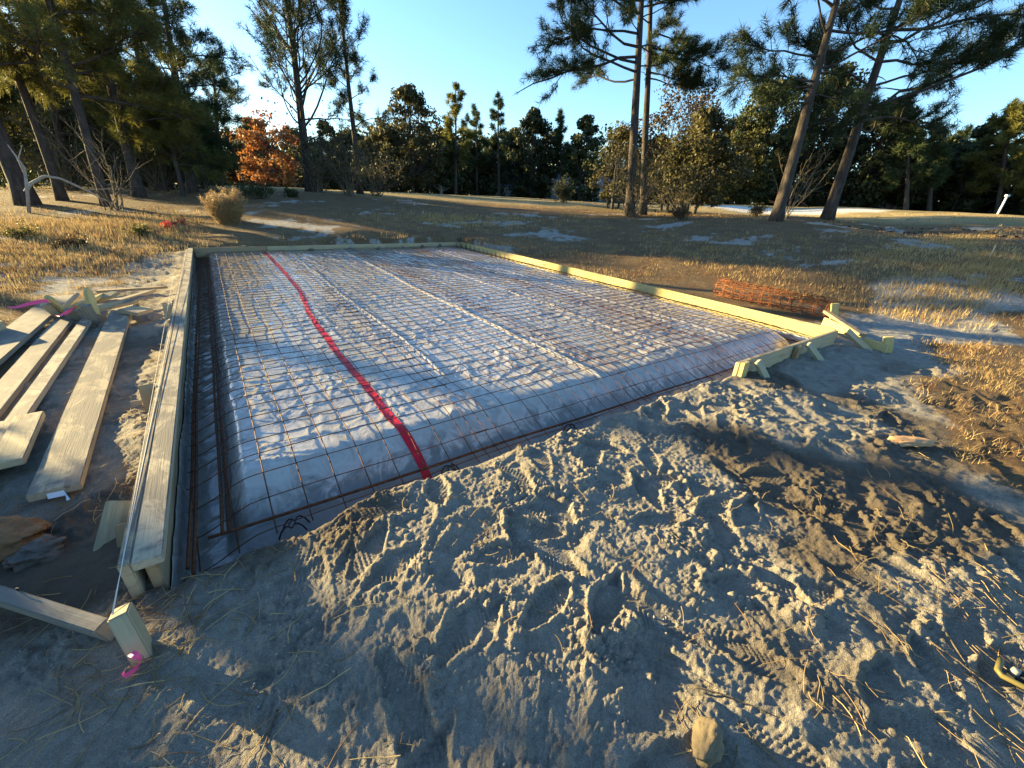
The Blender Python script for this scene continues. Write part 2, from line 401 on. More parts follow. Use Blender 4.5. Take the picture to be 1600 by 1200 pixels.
# ================================================================== THE SLAB: plastic, wires, bars
def padz(x, y):
    x = np.asarray(x, float); y = np.asarray(y, float)
    wl = .012*noise(y*3, y*0, 90); wf = .03*noise(x*2.2, x*0+5, 91)
    eL = sst(.175, .315, x+wl); eR = 1-sst(5.80, 6.03, x+wl); eF = sst(.20, .60, y+wf); eB = 1-sst(8.99, 9.09, y)
    e = np.sqrt(np.clip(eL*eR*eF*eB, 0, 1))
    z = -.13+(ZB+.13)*e+.012*e*fbm(x*.8, y*.8, 2, 92)
    return z, e
def plastz(x, y):
    z, e = padz(x, y)
    z = np.maximum(z, -.13)
    wx = x+.10*noise(x*3, y*3, 95); wy = y+.10*noise(x*3, y*3, 96)
    def rg(f, a, s, k=2.2):
        ca, sa = cos(a), sin(a)
        n = noise((wx*ca+wy*sa)*f, (-wx*sa+wy*ca)*f*.26, s); return np.clip(1-np.abs(n)*2.2, 0, 1)**k
    msk = sst(-.45, .3, noise(x*1.1, y*1.1, 97))
    w = .024*rg(3.6, .5, 100, 5)+.024*rg(5.0, 1.9, 101, 5)*sst(-.3, .3, noise(x*1.7, y*1.7, 98))+.015*rg(8, 2.7, 102, 5)*sst(-.4, .3, noise(x*2.1, y*2.1, 99))+.008*rg(13, 1.2, 103, 5)+.010*noise(x*3.1, y*3.1, 88)
    z = z+.42*w*(.25+.75*sst(.75, 1, e))*(.3+.7*msk)*sst(.1, .5, e)
    z = z+.010*rg(5, 1.9, 104, 3)*(1-sst(.1, .6, e))+.006*rg(4, .3, 109, 4)*sst(.1, .4, e)
    for fx, s in ((1.72, .8), (2.82, 1.4), (3.98, 1.3), (5.05, 1.0)):
        fx2 = fx+.05*noise(y*.45, y*0+fx, 105)+.012*noise(y*3, y*0+fx, 106)
        z = z+.021*s*np.exp(-((x-fx2)/.014)**2)*(.95+.35*noise(y*1.3, y*0+fx*3, 107))*sst(.7, 1, e)
    # turned up against the boards
    z = z+(.15+.03*noise(y*3, y*0, 108))*(1-sst(.012, .04, x))
    z = z+.16*sst(6.05, 6.085, x)
    return z
xs = np.concatenate([np.linspace(.006, .36, 34)[:-1], np.linspace(.36, 3, 185)[:-1], np.linspace(3, 5.75, 125)[:-1], np.linspace(5.75, 6.09, 22)])
ys = np.concatenate([np.linspace(-.11, .7, 60)[:-1], np.linspace(.7, 4, 205)[:-1], np.linspace(4, 8.9, 150)[:-1], np.linspace(8.9, 9.14, 10)])
XX, YY = np.meshgrid(xs, ys, indexing='ij'); PX, PY = XX.ravel(), YY.ravel()
PZ = plastz(PX, PY)
a_, b_ = XX.shape; i = np.arange(a_-1)[:, None]*b_; j = np.arange(b_-1)[None, :]
PF = np.stack([i+j, i+b_+j, i+b_+j+1, i+j+1], -1).reshape(-1, 4)
m, nt, b = newmat('vapour_barrier')
oc = objco(nt)
n1 = ntex(nt, oc, 2.3, 4, .6); n2 = ntex(nt, objco(nt, (1, .6, 1)), 9, 6, .65, 1.2); n3 = ntex(nt, oc, 45, 4, .6, .8)
c = ramp(nt, n2, [(.25, (.23, .213, .185)), (.45, (.35, .327, .288)), (.65, (.45, .422, .375))])
c = mixc(nt, mth(nt, 'MULTIPLY', ramp(nt, n1, [(.5, (0, 0, 0)), (.68, (1, 1, 1))]), .5), c, (.27, .25, .215))
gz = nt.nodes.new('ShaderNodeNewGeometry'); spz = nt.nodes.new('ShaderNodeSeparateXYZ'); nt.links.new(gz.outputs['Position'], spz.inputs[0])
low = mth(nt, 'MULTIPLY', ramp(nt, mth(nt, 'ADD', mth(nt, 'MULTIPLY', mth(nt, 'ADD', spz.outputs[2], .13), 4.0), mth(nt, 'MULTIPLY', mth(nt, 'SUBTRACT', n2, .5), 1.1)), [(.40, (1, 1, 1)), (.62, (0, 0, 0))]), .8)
c = mixc(nt, low, c, (.13, .125, .11))          # film colour goes darker low on the flanks
c = mixc(nt, mth(nt, 'MULTIPLY', mth(nt, 'LESS_THAN', spz.outputs[0], .045), .75), c, (.12, .105, .085))   # film over the brown board, its colour darkened to offset skylight
nt.links.new(c, b.inputs['Base Color'])
nt.links.new(ramp(nt, n1, [(.3, (.12,)*3), (.7, (.26,)*3)]), b.inputs['Roughness'])
b.inputs['IOR'].default_value = 1.5; b.inputs['Specular IOR Level'].default_value = .6; b.inputs['Coat Weight'].default_value = .45; b.inputs['Coat Roughness'].default_value = .08
bump(nt, b, mth(nt, 'ADD', mth(nt, 'MULTIPLY', n2, .010), mth(nt, 'MULTIPLY', n3, .0015)), 1.0, .6)
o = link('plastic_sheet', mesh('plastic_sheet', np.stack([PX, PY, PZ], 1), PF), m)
tagit(o, 'clear crinkled plastic sheet covering the sand pad inside the wooden form', 'plastic sheet')

# red tape across the film
py_ = [(415, 395), (440, 420), (470, 455), (484, 490), (520, 540), (575, 605), (620, 660), (650, 705), (672, 750)]
pp = np.array([on(x, y, ZB+.02 if y < 690 else (.02 if y < 720 else -.09))[:2] for x, y in py_])
tt = np.linspace(0, 1, len(pp)); ts = np.linspace(0, 1, 700)
ypos = np.interp(ts, [0, 1], [9.05, .0]); o_ = np.argsort(pp[:, 1]); xpos = np.interp(ypos, pp[o_, 1], pp[o_, 0])
k = np.ones(41)/41; xpos = np.convolve(np.pad(xpos, 20, 'edge'), k, 'valid')+.012*noise(ypos*2.2, ypos*0, 110)
# along the real surface: let it follow film and wires softly
wid = .028
def tape_z(x, y):
    z = plastz(x, y); return np.maximum(z, np.convolve(np.pad(z, 4, 'edge'), np.ones(9)/9, 'valid'))+.005
cols = []
for s in (-1, -.4, .4, 1):
    xx = xpos+s*wid*(1+.15*noise(ypos*5, ypos*0+s, 111)); cols.append(np.stack([xx, ypos, tape_z(xx, ypos)], 1))
V = np.stack(cols, 1).reshape(-1, 3); i = np.arange(len(ts)-1)[:, None]*4; j = np.arange(3)[None, :]
F = np.stack([i+j, i+4+j, i+4+j+1, i+j+1], -1).reshape(-1, 4)
o = link('red_tape', mesh('red_tape', V, F), flat('red_tape', (.50, .012, .028), .32, .45, 25, 0, .006))
tagit(o, 'long red tape seam running down the plastic sheet', 'tape')

# welded wire mesh
mr, nt, b = newmat('rusty_wire')
n = ntex(nt, objco(nt), 30, 4, .7)
nt.links.new(ramp(nt, n, [(.3, (.04, .018, .010)), (.55, (.12, .045, .018)), (.75, (.22, .08, .028))]), b.inputs['Base Color'])
b.inputs['Roughness'].default_value = .75; b.inputs['Metallic'].default_value = .2
def meshz(x, y):
    x = np.asarray(x, float); y = np.asarray(y, float)
    z = ZB+.040+.010*noise(x*1.3, y*1.3, 120)
    z = z-.105*(1-sst(.04, .34, x))-.15*(1-sst(.08, .62, y))-.05*sst(5.75, 6.05, x)
    pz, _ = padz(x, y)
    return np.maximum(z, pz+.012)
strips = [(.07, 1.60, 'leftmost'), (1.52, 3.05, 'second'), (2.99, 4.52, 'third'), (4.47, 6.0, 'rightmost')]
desc = ['rusty wire mesh sheet nearest the left form board', 'rusty wire mesh sheet lying just right of the red tape',
        'rusty wire mesh sheet laid third from the left form board', 'rusty wire mesh sheet nearest the yellow right form board']
rg = R(5)
for si, (xa, xb, _) in enumerate(strips):
    e = empty('wire_mesh', (xa, .2, ZB), desc[si], 'wire mesh', 'wire mesh sheets laid over the plastic')
    ev = Vector(e.location); dz = .0035*si
    skew = rg.normal(0, .012)
    for k in range(11):
        x0 = xa+(xb-xa)*k/10
        yy = np.concatenate([np.linspace(.13, .8, 14)[:-1], np.linspace(.8, 8.95, 44)])
        xx = x0+skew*(yy-.2)/8+.006*noise(yy*1.1, yy*0+x0*3, 121)
        P = np.stack([xx, yy, meshz(xx, yy)+dz], 1)-np.array(ev)
        link('wire', tubemesh('wire', P, .0030, 4), mr, e)
    ny = 58
    for k in range(ny):
        y0 = .16+k*.1524+rg.normal(0, .004)
        if y0 > 8.97: break
        xx = np.linspace(xa-.02, xb+.02, 16) if si not in (0,) else np.concatenate([np.linspace(.045, .45, 9)[:-1], np.linspace(.45, xb+.02, 11)])
        yy = y0+skew*.4*(xx-xa)+.006*noise(xx*1.4, xx*0+y0*3, 122)
        P = np.stack([xx, yy, meshz(xx, yy)+dz+.005], 1)-np.array(ev)
        link('wire', tubemesh('wire', P, .0030, 4), mr, e)

# reinforcing bars
def rebar(P0, P1, label, sag=.01, r=.0075, n=60):
    t = np.linspace(0, 1, n)[:, None]; P0 = np.array(P0); P1 = np.array(P1); P = P0+(P1-P0)*t
    L = np.linalg.norm(P1-P0)
    P[:, 2] += -sag*np.abs(np.sin(t[:, 0]*L*2.0)); P[:, 0] += .006*noise(t[:, 0]*6, t[:, 0]*0+P0[0]*5, 130); P[:, 1] += .006*noise(t[:, 0]*6, t[:, 0]*0+P0[0]*5, 131)
    o = link('rebar', tubemesh('rebar', P-P0, r*(1+.08*(np.arange(n) % 2)), 8), mr, None, P0)
    tagit(o, label, 'rebar', 'reinforcing bars in the edge trench')
rebar((.055, .06, .02), (.085, 8.95, .01), 'rusty bar in the trench hard against the left form board')
rebar((.072, .02, .012), (.102, 8.9, .002), 'second rusty bar touching the one beside the left form board')
rebar((.175, .23, .005), (.205, 8.95, .0), 'rusty bar along the foot of the pad on its left flank')
rebar((.198, .25, -.012), (.228, 8.9, -.015), 'bar bundled against the pad side of the left flank bar')
rebar((.12, .235, .0), (5.95, .165, .0), 'upper rusty bar along the open front edge of the slab')
rebar((.03, .09, -.06), (5.95, .075, -.05), 'lower rusty bar in the front trench beside the sand')
rebar((5.99, .2, -.02), (6.01, 8.8, -.02), 'rusty bar in the narrow trench under the right form board')
bk = flat('black_wire', (.015, .014, .014), .5, .3, 50)
for px, py, lab in ((455, 822, 'black wire bar chair nearest the left corner of the front trench'), (700, 735, 'black wire bar chair by the end of the red tape'),
                    (884, 665, 'black wire bar chair in the middle of the front trench')):
    p = on(px, py, -.03); p[1] = .13
    th = np.linspace(0, pi, 14); P = np.stack([-.06+.12*th/pi+.012*np.sin(th*2), .02*np.sin(th*3), .06*np.sin(th)**.6], 1)
    g = G(); g.add(*tube(P, .004, 6)); g.add(*tube(P+[.02, .05, -.004], .004, 6)); g.add(*tube([P[4], P[4]+[.02, .05, -.004]], .0035, 6)); g.add(*tube([P[9], P[9]+[.02, .05, -.004]], .0035, 6))
    tagit(link('bar_chair', g.mesh('bar_chair'), bk, None, p+[0, 0, -.03]), lab, 'bar chair', 'bar chairs')

# ================================================================== TIMBER
W_NEW = wood('pine_wood', (.48, .38, .22), (.30, .21, .11), sandy=.45)
W_SAND = wood('sandy_pine_wood', (.46, .37, .23), (.29, .21, .12), sandy=1.0)
W_PALE = wood('pale_pine_wood', (.48, .40, .27), (.32, .25, .16), sandy=.8)
W_YEL = wood('yellow_pine_wood', (.55, .445, .18), (.40, .29, .11))
W_GREY = wood('weathered_wood', (.30, .26, .2), (.19, .155, .115), sandy=.9)
W_TRT = wood('treated_wood', (.40, .37, .24), (.27, .23, .13))
W_BRN = wood('brown_wood', (.36, .25, .13), (.22, .14, .07), sandy=.2)
def timber(name, p0, p1, w, t, mat, label, cat='board', group=None, roll=0.0, up=(0, 0, 1), warp=.0, point=None, parent=None):
    """bar from p0 to p1 (axis through the middle of its section), w across, t along the up direction"""
    p0 = np.array(p0, float); p1 = np.array(p1, float); L = np.linalg.norm(p1-p0); X = (p1-p0)/L
    upv = np.array(up, float); Y = np.cross(upv, X); Y /= np.linalg.norm(Y); Z = np.cross(X, Y)
    if roll: Y, Z = Y*cos(roll)+Z*sin(roll), -Y*sin(roll)+Z*cos(roll)
    bm = bmesh.new(); n = max(1, int(L/.35)); cs = []
    for k in range(n+1):
        u = k/n; wz = warp*sin(u*pi)*1.0; sy = 1.0; sz_ = 1.0
        cs.append([bm.verts.new((u*L, a*w/2*sy, c2*t/2*sz_+wz)) for a, c2 in ((-1, -1), (1, -1), (1, 1), (-1, 1))])
    for k in range(n):
        for q in range(4): bm.faces.new((cs[k][q], cs[k][(q+1) % 4], cs[k+1][(q+1) % 4], cs[k+1][q]))
    bm.faces.new(cs[0][::-1]); bm.faces.new(cs[-1])
    if point:                                   # sawn to a point at the far end
        tip = [bm.verts.new((L+point, v.co.y*.12, v.co.z)) for v in cs[-1]]
        bm.faces.remove(bm.faces[-1] if False else [f for f in bm.faces if set(f.verts) == set(cs[-1])][0])
        for q in range(4): bm.faces.new((cs[-1][q], cs[-1][(q+1) % 4], tip[(q+1) % 4], tip[q]))
        bm.faces.new(tip)
    bmesh.ops.recalc_face_normals(bm, faces=bm.faces)
    ed = [e2 for e2 in bm.edges if e2.calc_face_angle(0) > .5]
    bmesh.ops.bevel(bm, geom=ed, offset=min(.004, t*.12), segments=2, affect='EDGES')
    me = bpy.data.meshes.new(name); bm.to_mesh(me); bm.free()
    for p in me.polygons: p.use_smooth = False
    o = link(name, me, mat, parent)
    MM = Matrix.Identity(4)
    for q in range(3): MM[q][0] = X[q]; MM[q][1] = Y[q]; MM[q][2] = Z[q]; MM[q][3] = p0[q]
    o.matrix_world = MM
    return tagit(o, label, cat, group) if label else o
FB = 'boards of the slab form'
timber('form_board', (-.021, -.005, .079), (-.021, 9.14, .079), .036, .165, W_BRN, 'upright plank under the flat cap of the left form', 'form board', FB)
timber('form_board', (-.018, -.03, .182), (-.022, 9.15, .182), .088, .037, W_PALE, 'pale flat board capping the long left form', 'form board', FB, warp=.003)
timber('form_board', (-.0815, -.02, .105), (-.086, 9.0, .1), .036, .19, W_SAND, 'sand-dusted board on edge outside the left form', 'form board', FB)
timber('form_board', (.035, 9.168, .105), (1.32, 9.168, .105), .038, .19, W_BRN, 'short brown board at the left end of the back form', 'form board', FB)
timber('form_board', (1.326, 9.168, .103), (6.085, 9.168, .103), .038, .19, W_NEW, 'long tan board closing the back of the form', 'form board', FB)
timber('form_board', (6.118, .0, .105), (6.118, 6.3, .105), .038, .19, W_YEL, 'long bright yellow board along the near right side of the form', 'form board', FB)
timber('form_board', (6.118, 6.306, .103), (6.118, 9.19, .103), .038, .19, W_YEL, 'far yellow board meeting the back right corner of the form', 'form board', FB)
timber('form_board', (3.95, -.022, .11), (6.10, -.022, .105), .037, .18, W_NEW, 'short tan board at the front right corner of the form', 'form board', FB)
ST = 'stakes bracing the form'
def stake(base, top, w, t, mat, label, group=ST, up=(0, 1, 0.01), roll=0, name='stake', cat='stake'):
    return timber(name, top, base, w, t, mat, label, cat, group, up=up, roll=roll, point=.10)
stake((3.99, -.072, -.1), (3.98, -.072, .215), .085, .038, W_YEL, 'upright stake at the free end of the front form board')
stake((4.22, -.24, -.02), (4.13, -.10, .205), .07, .036, W_TRT, 'slanting brace beside the stake at the front board end')
stake((5.03, -.068, -.1), (5.02, -.066, .19), .085, .038, W_BRN, 'dark upright stake halfway along the short front board')
stake((5.27, -.26, .0), (5.17, -.09, .195), .07, .036, W_TRT, 'slanting brace halfway along the short front board')
stake((6.30, -.33, .0), (6.17, -.09, .20), .075, .036, W_NEW, 'slanting brace at the right front corner of the form')
stake((-.255, .36, -.06), (-.17, .52, .13), .085, .038, W_TRT, 'greenish brace stake leaning on the near end of the left form')
stake((-.15, .30, -.06), (-.135, .38, .10), .08, .036, W_BRN, 'stub of brown stake beside the near end of the left form')
stake((-.145, 1.62, -.05), (-.15, 1.72, .205), .08, .036, W_BRN, 'rounded stake top outside the left form by the string')
stake((-.26, 1.80, -.06), (-.25, 1.84, .06), .06, .03, W_GREY, 'low stub left of the rounded stake outside the left form')
stake((-.17, 4.05, -.05), (-.15, 4.1, .2), .085, .036, W_SAND, 'sandy stake halfway along the outside of the left form')
stake((.9, 9.24, -.05), (.9, 9.22, .215), .085, .036, W_NEW, 'stake behind the left part of the back form')
stake((6.20, 6.9, .0), (6.165, 6.9, .245), .085, .036, W_NEW, 'stake showing above the far right form board')

# batter boards and corner posts
pb = on(1306, 500, .06); pt = onplane(1305, 474, pb)
stake(pb-[0, 0, .12], pt, .09, .042, W_YEL, 'short yellow post behind the front right corner', 'corner posts', up=(.8, .6, .01))
timber('batter_board', on(1291, 487, .16), on(1348, 524, .10), .085, .036, W_BRN, 'dark sloping board nailed to the post at the right corner', 'batter board', up=(.15, .1, 1))
timber('batter_board', on(1287, 502, .08), on(1346, 528, .05), .036, .11, W_YEL, 'yellow board on edge in the sand at the right corner', 'batter board')
timber('batter_board', on(1349, 533, .06), on(1386, 545, .06), .036, .09, W_YEL, 'short yellow board half buried right of the front corner', 'batter board')
pb = on(1389, 548, .03); stake(pb-[0, 0, .08], onplane(1389, 526, pb), .09, .042, W_YEL, 'low yellow post standing in the sand right of the form', 'corner posts', up=(.8, .6, .01))
timber('batter_board', (-.36, 9.45, .12), (-1.05, 8.9, .1), .036, .1, W_BRN, 'brown board on edge beyond the far left corner', 'batter board')
stake((-.25, 9.6, -.05), (-.25, 9.62, .28), .085, .038, W_BRN, 'brown post beyond the far left corner', 'corner posts')
rail = timber('batter_board', (-1.05, .84, .075), (-.13, -.175, .085), .045, .085, W_GREY, 'grey squared rail running out of frame to the front stake', 'batter board', None, roll=.25)
bpy.context.view_layer.update()
lp = np.array(rail.matrix_world.inverted() @ Vector(tuple(on(28, 922, .125))))
link('nail', tubemesh('nail', np.array([lp*[1, 1, 0]+[0, 0, .035], lp*[1, 1, 0]+[.004, 0, .052], lp*[1, 1, 0]+[.03, .004, .056]]), [.0022, .0022, .0016], 6), bk, rail)
stake((-.03, -.33, -.06), (-.068, -.232, .20), .078, .05, W_NEW, 'thick rough-topped stake with pink ribbon at the lower left', None, up=(.75, .65, .2), roll=.55)

# lumber lying on the left
LP = 'lumber lying left of the form'
timber('plank', (-.47, .90, .035), (-.63, 4.95, .05), .185, .04, W_SAND, 'long sandy plank nearest the left form', 'plank', LP, warp=.008)
timber('plank', (-.80, 1.0, .04), (-.865, 4.35, .05), .09, .04, W_PALE, 'narrow pale plank second from the form', 'plank', LP)
timber('plank', (-.98, 1.2, .03), (-1.06, 4.5, .04), .14, .038, W_GREY, 'dark grey plank in the shade between two pale ones', 'plank', LP)
timber('plank', (-1.32, 1.6, .045), (-1.27, 5.6, .07), .235, .04, W_GREY, 'widest grey plank at the far left of the lumber', 'plank', LP)
timber('plank', (-1.50, 4.05, .09), (-1.62, 4.25, .10), .30, .14, W_NEW, 'tan board end showing at the left edge of the photo', 'plank', LP)
timber('offcut', (-.70, 1.25, .065), (-.745, 1.86, .07), .125, .038, W_NEW, 'short board offcut lying flat beside the sandy plank', 'offcut', LP)
timber('offcut', (-.82, 1.22, .03), (-.86, 1.9, .035), .12, .036, W_PALE, 'pale offcut beneath the flat board offcut', 'offcut', LP)
p = np.array([-.465, .893, .03])
V = [(-.03, 0, .014), (.03, -.004, .014), (.03, -.012, -.012), (-.03, -.008, -.012), (.045, -.03, -.03), (.03, -.028, -.034)]
o = link('tag', mesh('tag', V, [(0, 1, 2), (0, 2, 3), (1, 4, 2), (2, 4, 5)], False), flat('tag_paper', (.7, .72, .74), .6, .05), None, p)
tagit(o, 'small white tag stapled to the end of the sandy plank', 'tag')
OS = 'stake offcuts heaped on the lumber'
def wedge(px, py, z, L, ang, tilt, mat, label, w=.085, t=.038, roll=0):
    c = on(px, py, z); d = np.array([cos(ang)*cos(tilt), sin(ang)*cos(tilt), sin(tilt)])
    timber('stake', c-d*L/2, c+d*L/2*.7, w, t, mat, label, 'stake', OS, roll=roll, point=L*.22)
wedge(84, 486, .13, .24, 1.3, -.9, W_PALE, 'pale wedge standing on end at the left of the stake heap')
wedge(95, 480, .17, .30, 1.0, -1.0, W_YEL, 'bright pointed stake propped up beside the pale wedge', roll=.4)
wedge(106, 474, .17, .26, .3, .7, W_PALE, 'thin stake leaning right of the bright pointed stake', .05, .03)
wedge(128, 475, .15, .42, .7, .25, W_YEL, 'yellow stake lying along the top of the heap')
wedge(143, 472, .19, .3, 1.7, 1.0, W_YEL, 'stake standing upright in the middle of the heap', roll=.9)
wedge(142, 492, .12, .26, 1.6, -1.1, W_GREY, 'grey wedge end hanging at the front of the heap')
wedge(116, 492, .10, .2, 1.5, -.9, W_GREY, 'short grey stub under the ribboned stake')
wedge(157, 466, .17, .40, -.5, .3, W_NEW, 'tan stake resting against the upright one', roll=.7)
wedge(172, 478, .11, .5, .55, .05, W_NEW, 'long stake on the right side of the heap', roll=.3)
wedge(205, 452, .05, .7, -.12, .02, W_BRN, 'thin brown lath beyond the stake heap', .09, .03)
wedge(214, 462, .08, .45, .75, .08, W_NEW, 'tan stake lying behind the square offcut')
wedge(193, 468, .06, .5, .1, 0, W_GREY, 'low grey stake under the right of the heap')
timber('offcut', on(196, 484, .11)+[0, .04, 0], on(222, 488, .1)+[.03, -.02, 0], .17, .036, W_NEW, 'square tan offcut on the far end of the sandy plank', 'offcut', LP, roll=.05)

# strings
sm = flat('string', (.62, .58, .5), .8, .1)
def cord(name, pts, r, mat, label, cat, k=5):
    pts = np.array(pts, float); o = link(name, tubemesh(name, pts-pts[0], r, k), mat, None, pts[0]); tagit(o, label, cat); return o
t = np.linspace(0, 1, 40)[:, None]
cord('string', np.array([-.085, -.235, .2])+(np.array([-.055, 9.62, .25])-np.array([-.085, -.235, .2]))*t, .0014, sm, 'taut white string line running above the left form board', 'string')
cord('string', np.array([-.083, -.23, .198])+(np.array([-.165, 6.6, .235])-np.array([-.083, -.23, .198]))*t, .0012, sm, 'second string line just outside the left form', 'string')
cord('string', np.array([6.13, -.01, .2])+(np.array([6.9, -.42, .11])-np.array([6.13, -.01, .2]))*t[::3], .002, sm, 'string from the right front corner to the batter board', 'string')

# pink ribbons
pk = flat('pink_ribbon', (.85, .09, .21), .45, .15, 30)
def ribbon(pts, w, label, tw=1.5):
    P = np.array(pts, float); n = 36; tt = np.linspace(0, len(P)-1, n)
    Q = np.stack([np.interp(tt, np.arange(len(P)), P[:, q]) for q in range(3)], 1)
    for q in range(3): Q[:, q] = np.convolve(np.pad(Q[:, q], 3, 'edge'), np.ones(7)/7, 'valid')
    T = np.gradient(Q, axis=0); T /= np.linalg.norm(T, axis=1)[:, None]
    B = np.cross(T, [0, 0, 1.]); B /= np.linalg.norm(B, axis=1)[:, None]+1e-6; N = np.cross(T, B)
    an = np.linspace(0, tw, n)[:, None]; Wd = B*np.cos(an)+N*np.sin(an)
    V = np.concatenate([Q-Wd*w/2, Q+Wd*w/2]); i = np.arange(n-1); F = np.stack([i, i+1, i+1+n, i+n], 1)
    o = link('ribbon', mesh('ribbon', V-P[0], F), pk, None, P[0]); tagit(o, label, 'ribbon', 'pink flagging ribbons')
c0 = on(213, 1026, .10)
ribbon([c0+[-.012, .012, .012], c0+[.004, -.012, .022], c0+[.012, -.02, .0], c0+[-.004, -.03, -.016], c0+[-.032, -.03, -.028], c0+[-.035, -.014, -.02]], .018, 'small pink ribbon knotted on the lower left stake', 2.2)
c0 = on(100, 492, .12)
ribbon([c0+[-.06, .03, 0], c0+[-.03, -.02, .0], c0+[.03, -.05, .03], c0+[.08, -.02, .05], c0+[.11, .0, .09]], .03, 'pink ribbon wound around the heaped stakes', 2.5)
c0 = on(24, 481, .08)
ribbon([c0+[-.06, 0, .02], c0, c0+[.08, .05, .02], c0+[.17, .1, .03], c0+[.26, .18, .02]], .045, 'loose pink ribbon trailing on the ground at the left', 1.2)

# roll of leftover mesh
roll_m, nt, b = newmat('orange_rust')
n = ntex(nt, objco(nt), 18, 4, .7)
nt.links.new(ramp(nt, n, [(.3, (.10, .034, .014)), (.55, (.25, .085, .028)), (.75, (.36, .13, .042))]), b.inputs['Base Color']); b.inputs['Roughness'].default_value = .85
pa, pb = np.array([7.42, .52, .17]), np.array([7.50, 2.20, .17])
e = empty('mesh_roll', (7.45, 1.3, 0), 'rusty orange roll of leftover wire mesh beyond the right form board', 'mesh roll')
rg = R(9)
th = np.linspace(0, 2*pi*2.6, 84); rad = .105+.065*th/th[-1]
for k in range(12):
    y = pa[1]+(pb[1]-pa[1])*k/11
    P = np.stack([7.46+rad*np.cos(th+.1*k)*1.02+.006*np.sin(5*th+k), y+.012*np.sin(th*1.3+k), .165+rad*np.sin(th+.1*k)*.95], 1)-np.array([7.45, 1.3, 0])
    link('wire_ring', tubemesh('wire_ring', P, .0040, 4), roll_m, e)
for k in range(24):
    tk = k/24*th[-1]+rg.normal(0, .05); rk = .105+.065*tk/th[-1]
    yy = np.linspace(pa[1]-.02, pb[1]+.02, 8)
    P = np.stack([7.46+rk*np.cos(tk+.1*(yy-pa[1])*6.5)*1.02, yy, .165+rk*np.sin(tk+.1*(yy-pa[1])*6.5)*.95], 1)-np.array([7.45, 1.3, 0])
    link('wire', tubemesh('wire', P, .0034, 4), roll_m, e)

# ================================================================== STONES, CLODS, SMALL THINGS ON THE SAND
def gz_at(x, y): return float(Hground(np.array([x, x]), np.array([y, y]))[0])
def lump(name, loc, sx, sy, sz_, seed, mat, label, cat, amp=.25, sub=4, rot=0):
    bm = bmesh.new(); bmesh.ops.create_icosphere(bm, subdivisions=sub, radius=1)
    V = np.array([v.co[:] for v in bm.verts]); r = R(seed).uniform(0, 50)
    d = 1+amp*(noise(V[:, 0]*1.4+r, V[:, 1]*1.4+V[:, 2]*1.9, 1)+.5*noise(V[:, 0]*3.1+r, V[:, 2]*3.3+V[:, 1]*2.2, 2)+.3*noise(V[:, 1]*7+r, V[:, 2]*7+V[:, 0]*6, 3)+.2*noise(V[:, 1]*15+r, V[:, 0]*15+V[:, 2]*13, 4))
    V = V*d[:, None]*[sx, sy, sz_]
    for v, q in zip(bm.verts, V): v.co = q
    me = bpy.data.meshes.new(name); bm.to_mesh(me); bm.free(); me.polygons.foreach_set('use_smooth', [True]*len(me.polygons))
    o = link(name, me, mat, None, loc); o.rotation_euler = (0, 0, rot); return tagit(o, label, cat)
ROCK = flat('stone', (.16, .125, .075), .9, .5, 26, 0, .008); CLAY = flat('clay', (.22, .12, .055), .95, .7, 16, 0, .03); SANDM = flat('sand_clod', (.25, .23, .19), .95, .4, 60)
p = on(1102, 1166, .1); lump('stone', (p[0], p[1], gz_at(p[0], p[1])+.018), .062, .034, .036, 3, ROCK, 'oblong tan stone in the sand at the bottom of the photo', 'stone', .3, rot=.35)
p = on(-5, 850, .02); lump('clay_lump', (p[0]+.0, p[1]+.02, .01), .15, .12, .075, 5, CLAY, 'orange brown clay lump broken open at the left edge', 'clay lump', .3, 5, rot=-.3)
p = on(55, 862, .02); lump('soil_clod', (p[0], p[1]+.01, .0), .085, .075, .055, 8, flat('soil', (.14, .12, .10), .95, .6, 24, 0, .03), 'dark soil clod beside the orange clay lump', 'clod', .28, 5)
p = on(1412, 698, .05); lump('bark_piece', (p[0], p[1], gz_at(p[0], p[1])+.012), .17, .06, .022, 12, flat('bark_piece', (.40, .24, .12), .9, .4, 20), 'flat tan bark piece on the sand by the dry grass', 'bark', .3, rot=-.5)
# tool at the right edge
p = on(1585, 1062, .08); p[2] = gz_at(p[0], p[1])
e = empty('hand_tool', p, 'black tool with a bent yellow bar at the right edge', 'tool')
ym = flat('yellow_paint', (.13, .11, .035), .45, .2); bkm = flat('black_plastic', (.018, .018, .018), .45, .3); wm = flat('pale_knob', (.25, .25, .22), .4, .1)
d1 = np.array([RT[0], RT[1], 0]); d1 /= np.linalg.norm(d1); d2 = np.array([-d1[1], d1[0], 0])
P = np.array([d2*.05-d1*.0, d2*.015-d1*.05, -d1*.055+d2*.0, -d2*.05-d1*.0, -d2*.10+d1*.06, -d2*.12+d1*.12])+[0, 0, .045]
link('bar', tubemesh('bar', P, .0085, 8), ym, e)
V, F = tube(np.array([d1*.0+[0, 0, .02], d1*.05+[0, 0, .03], d1*.14+[0, 0, .03]]), [.022, .034, .03], 12); link('body', mesh('body', V, F), bkm, e)
V, F = tube(np.array([d1*.0+d2*.01+[0, 0, .035], d1*.0+d2*.01+[0, 0, .06]]), [.012, .01], 10); link('knob', mesh('knob', V, F), wm, e)

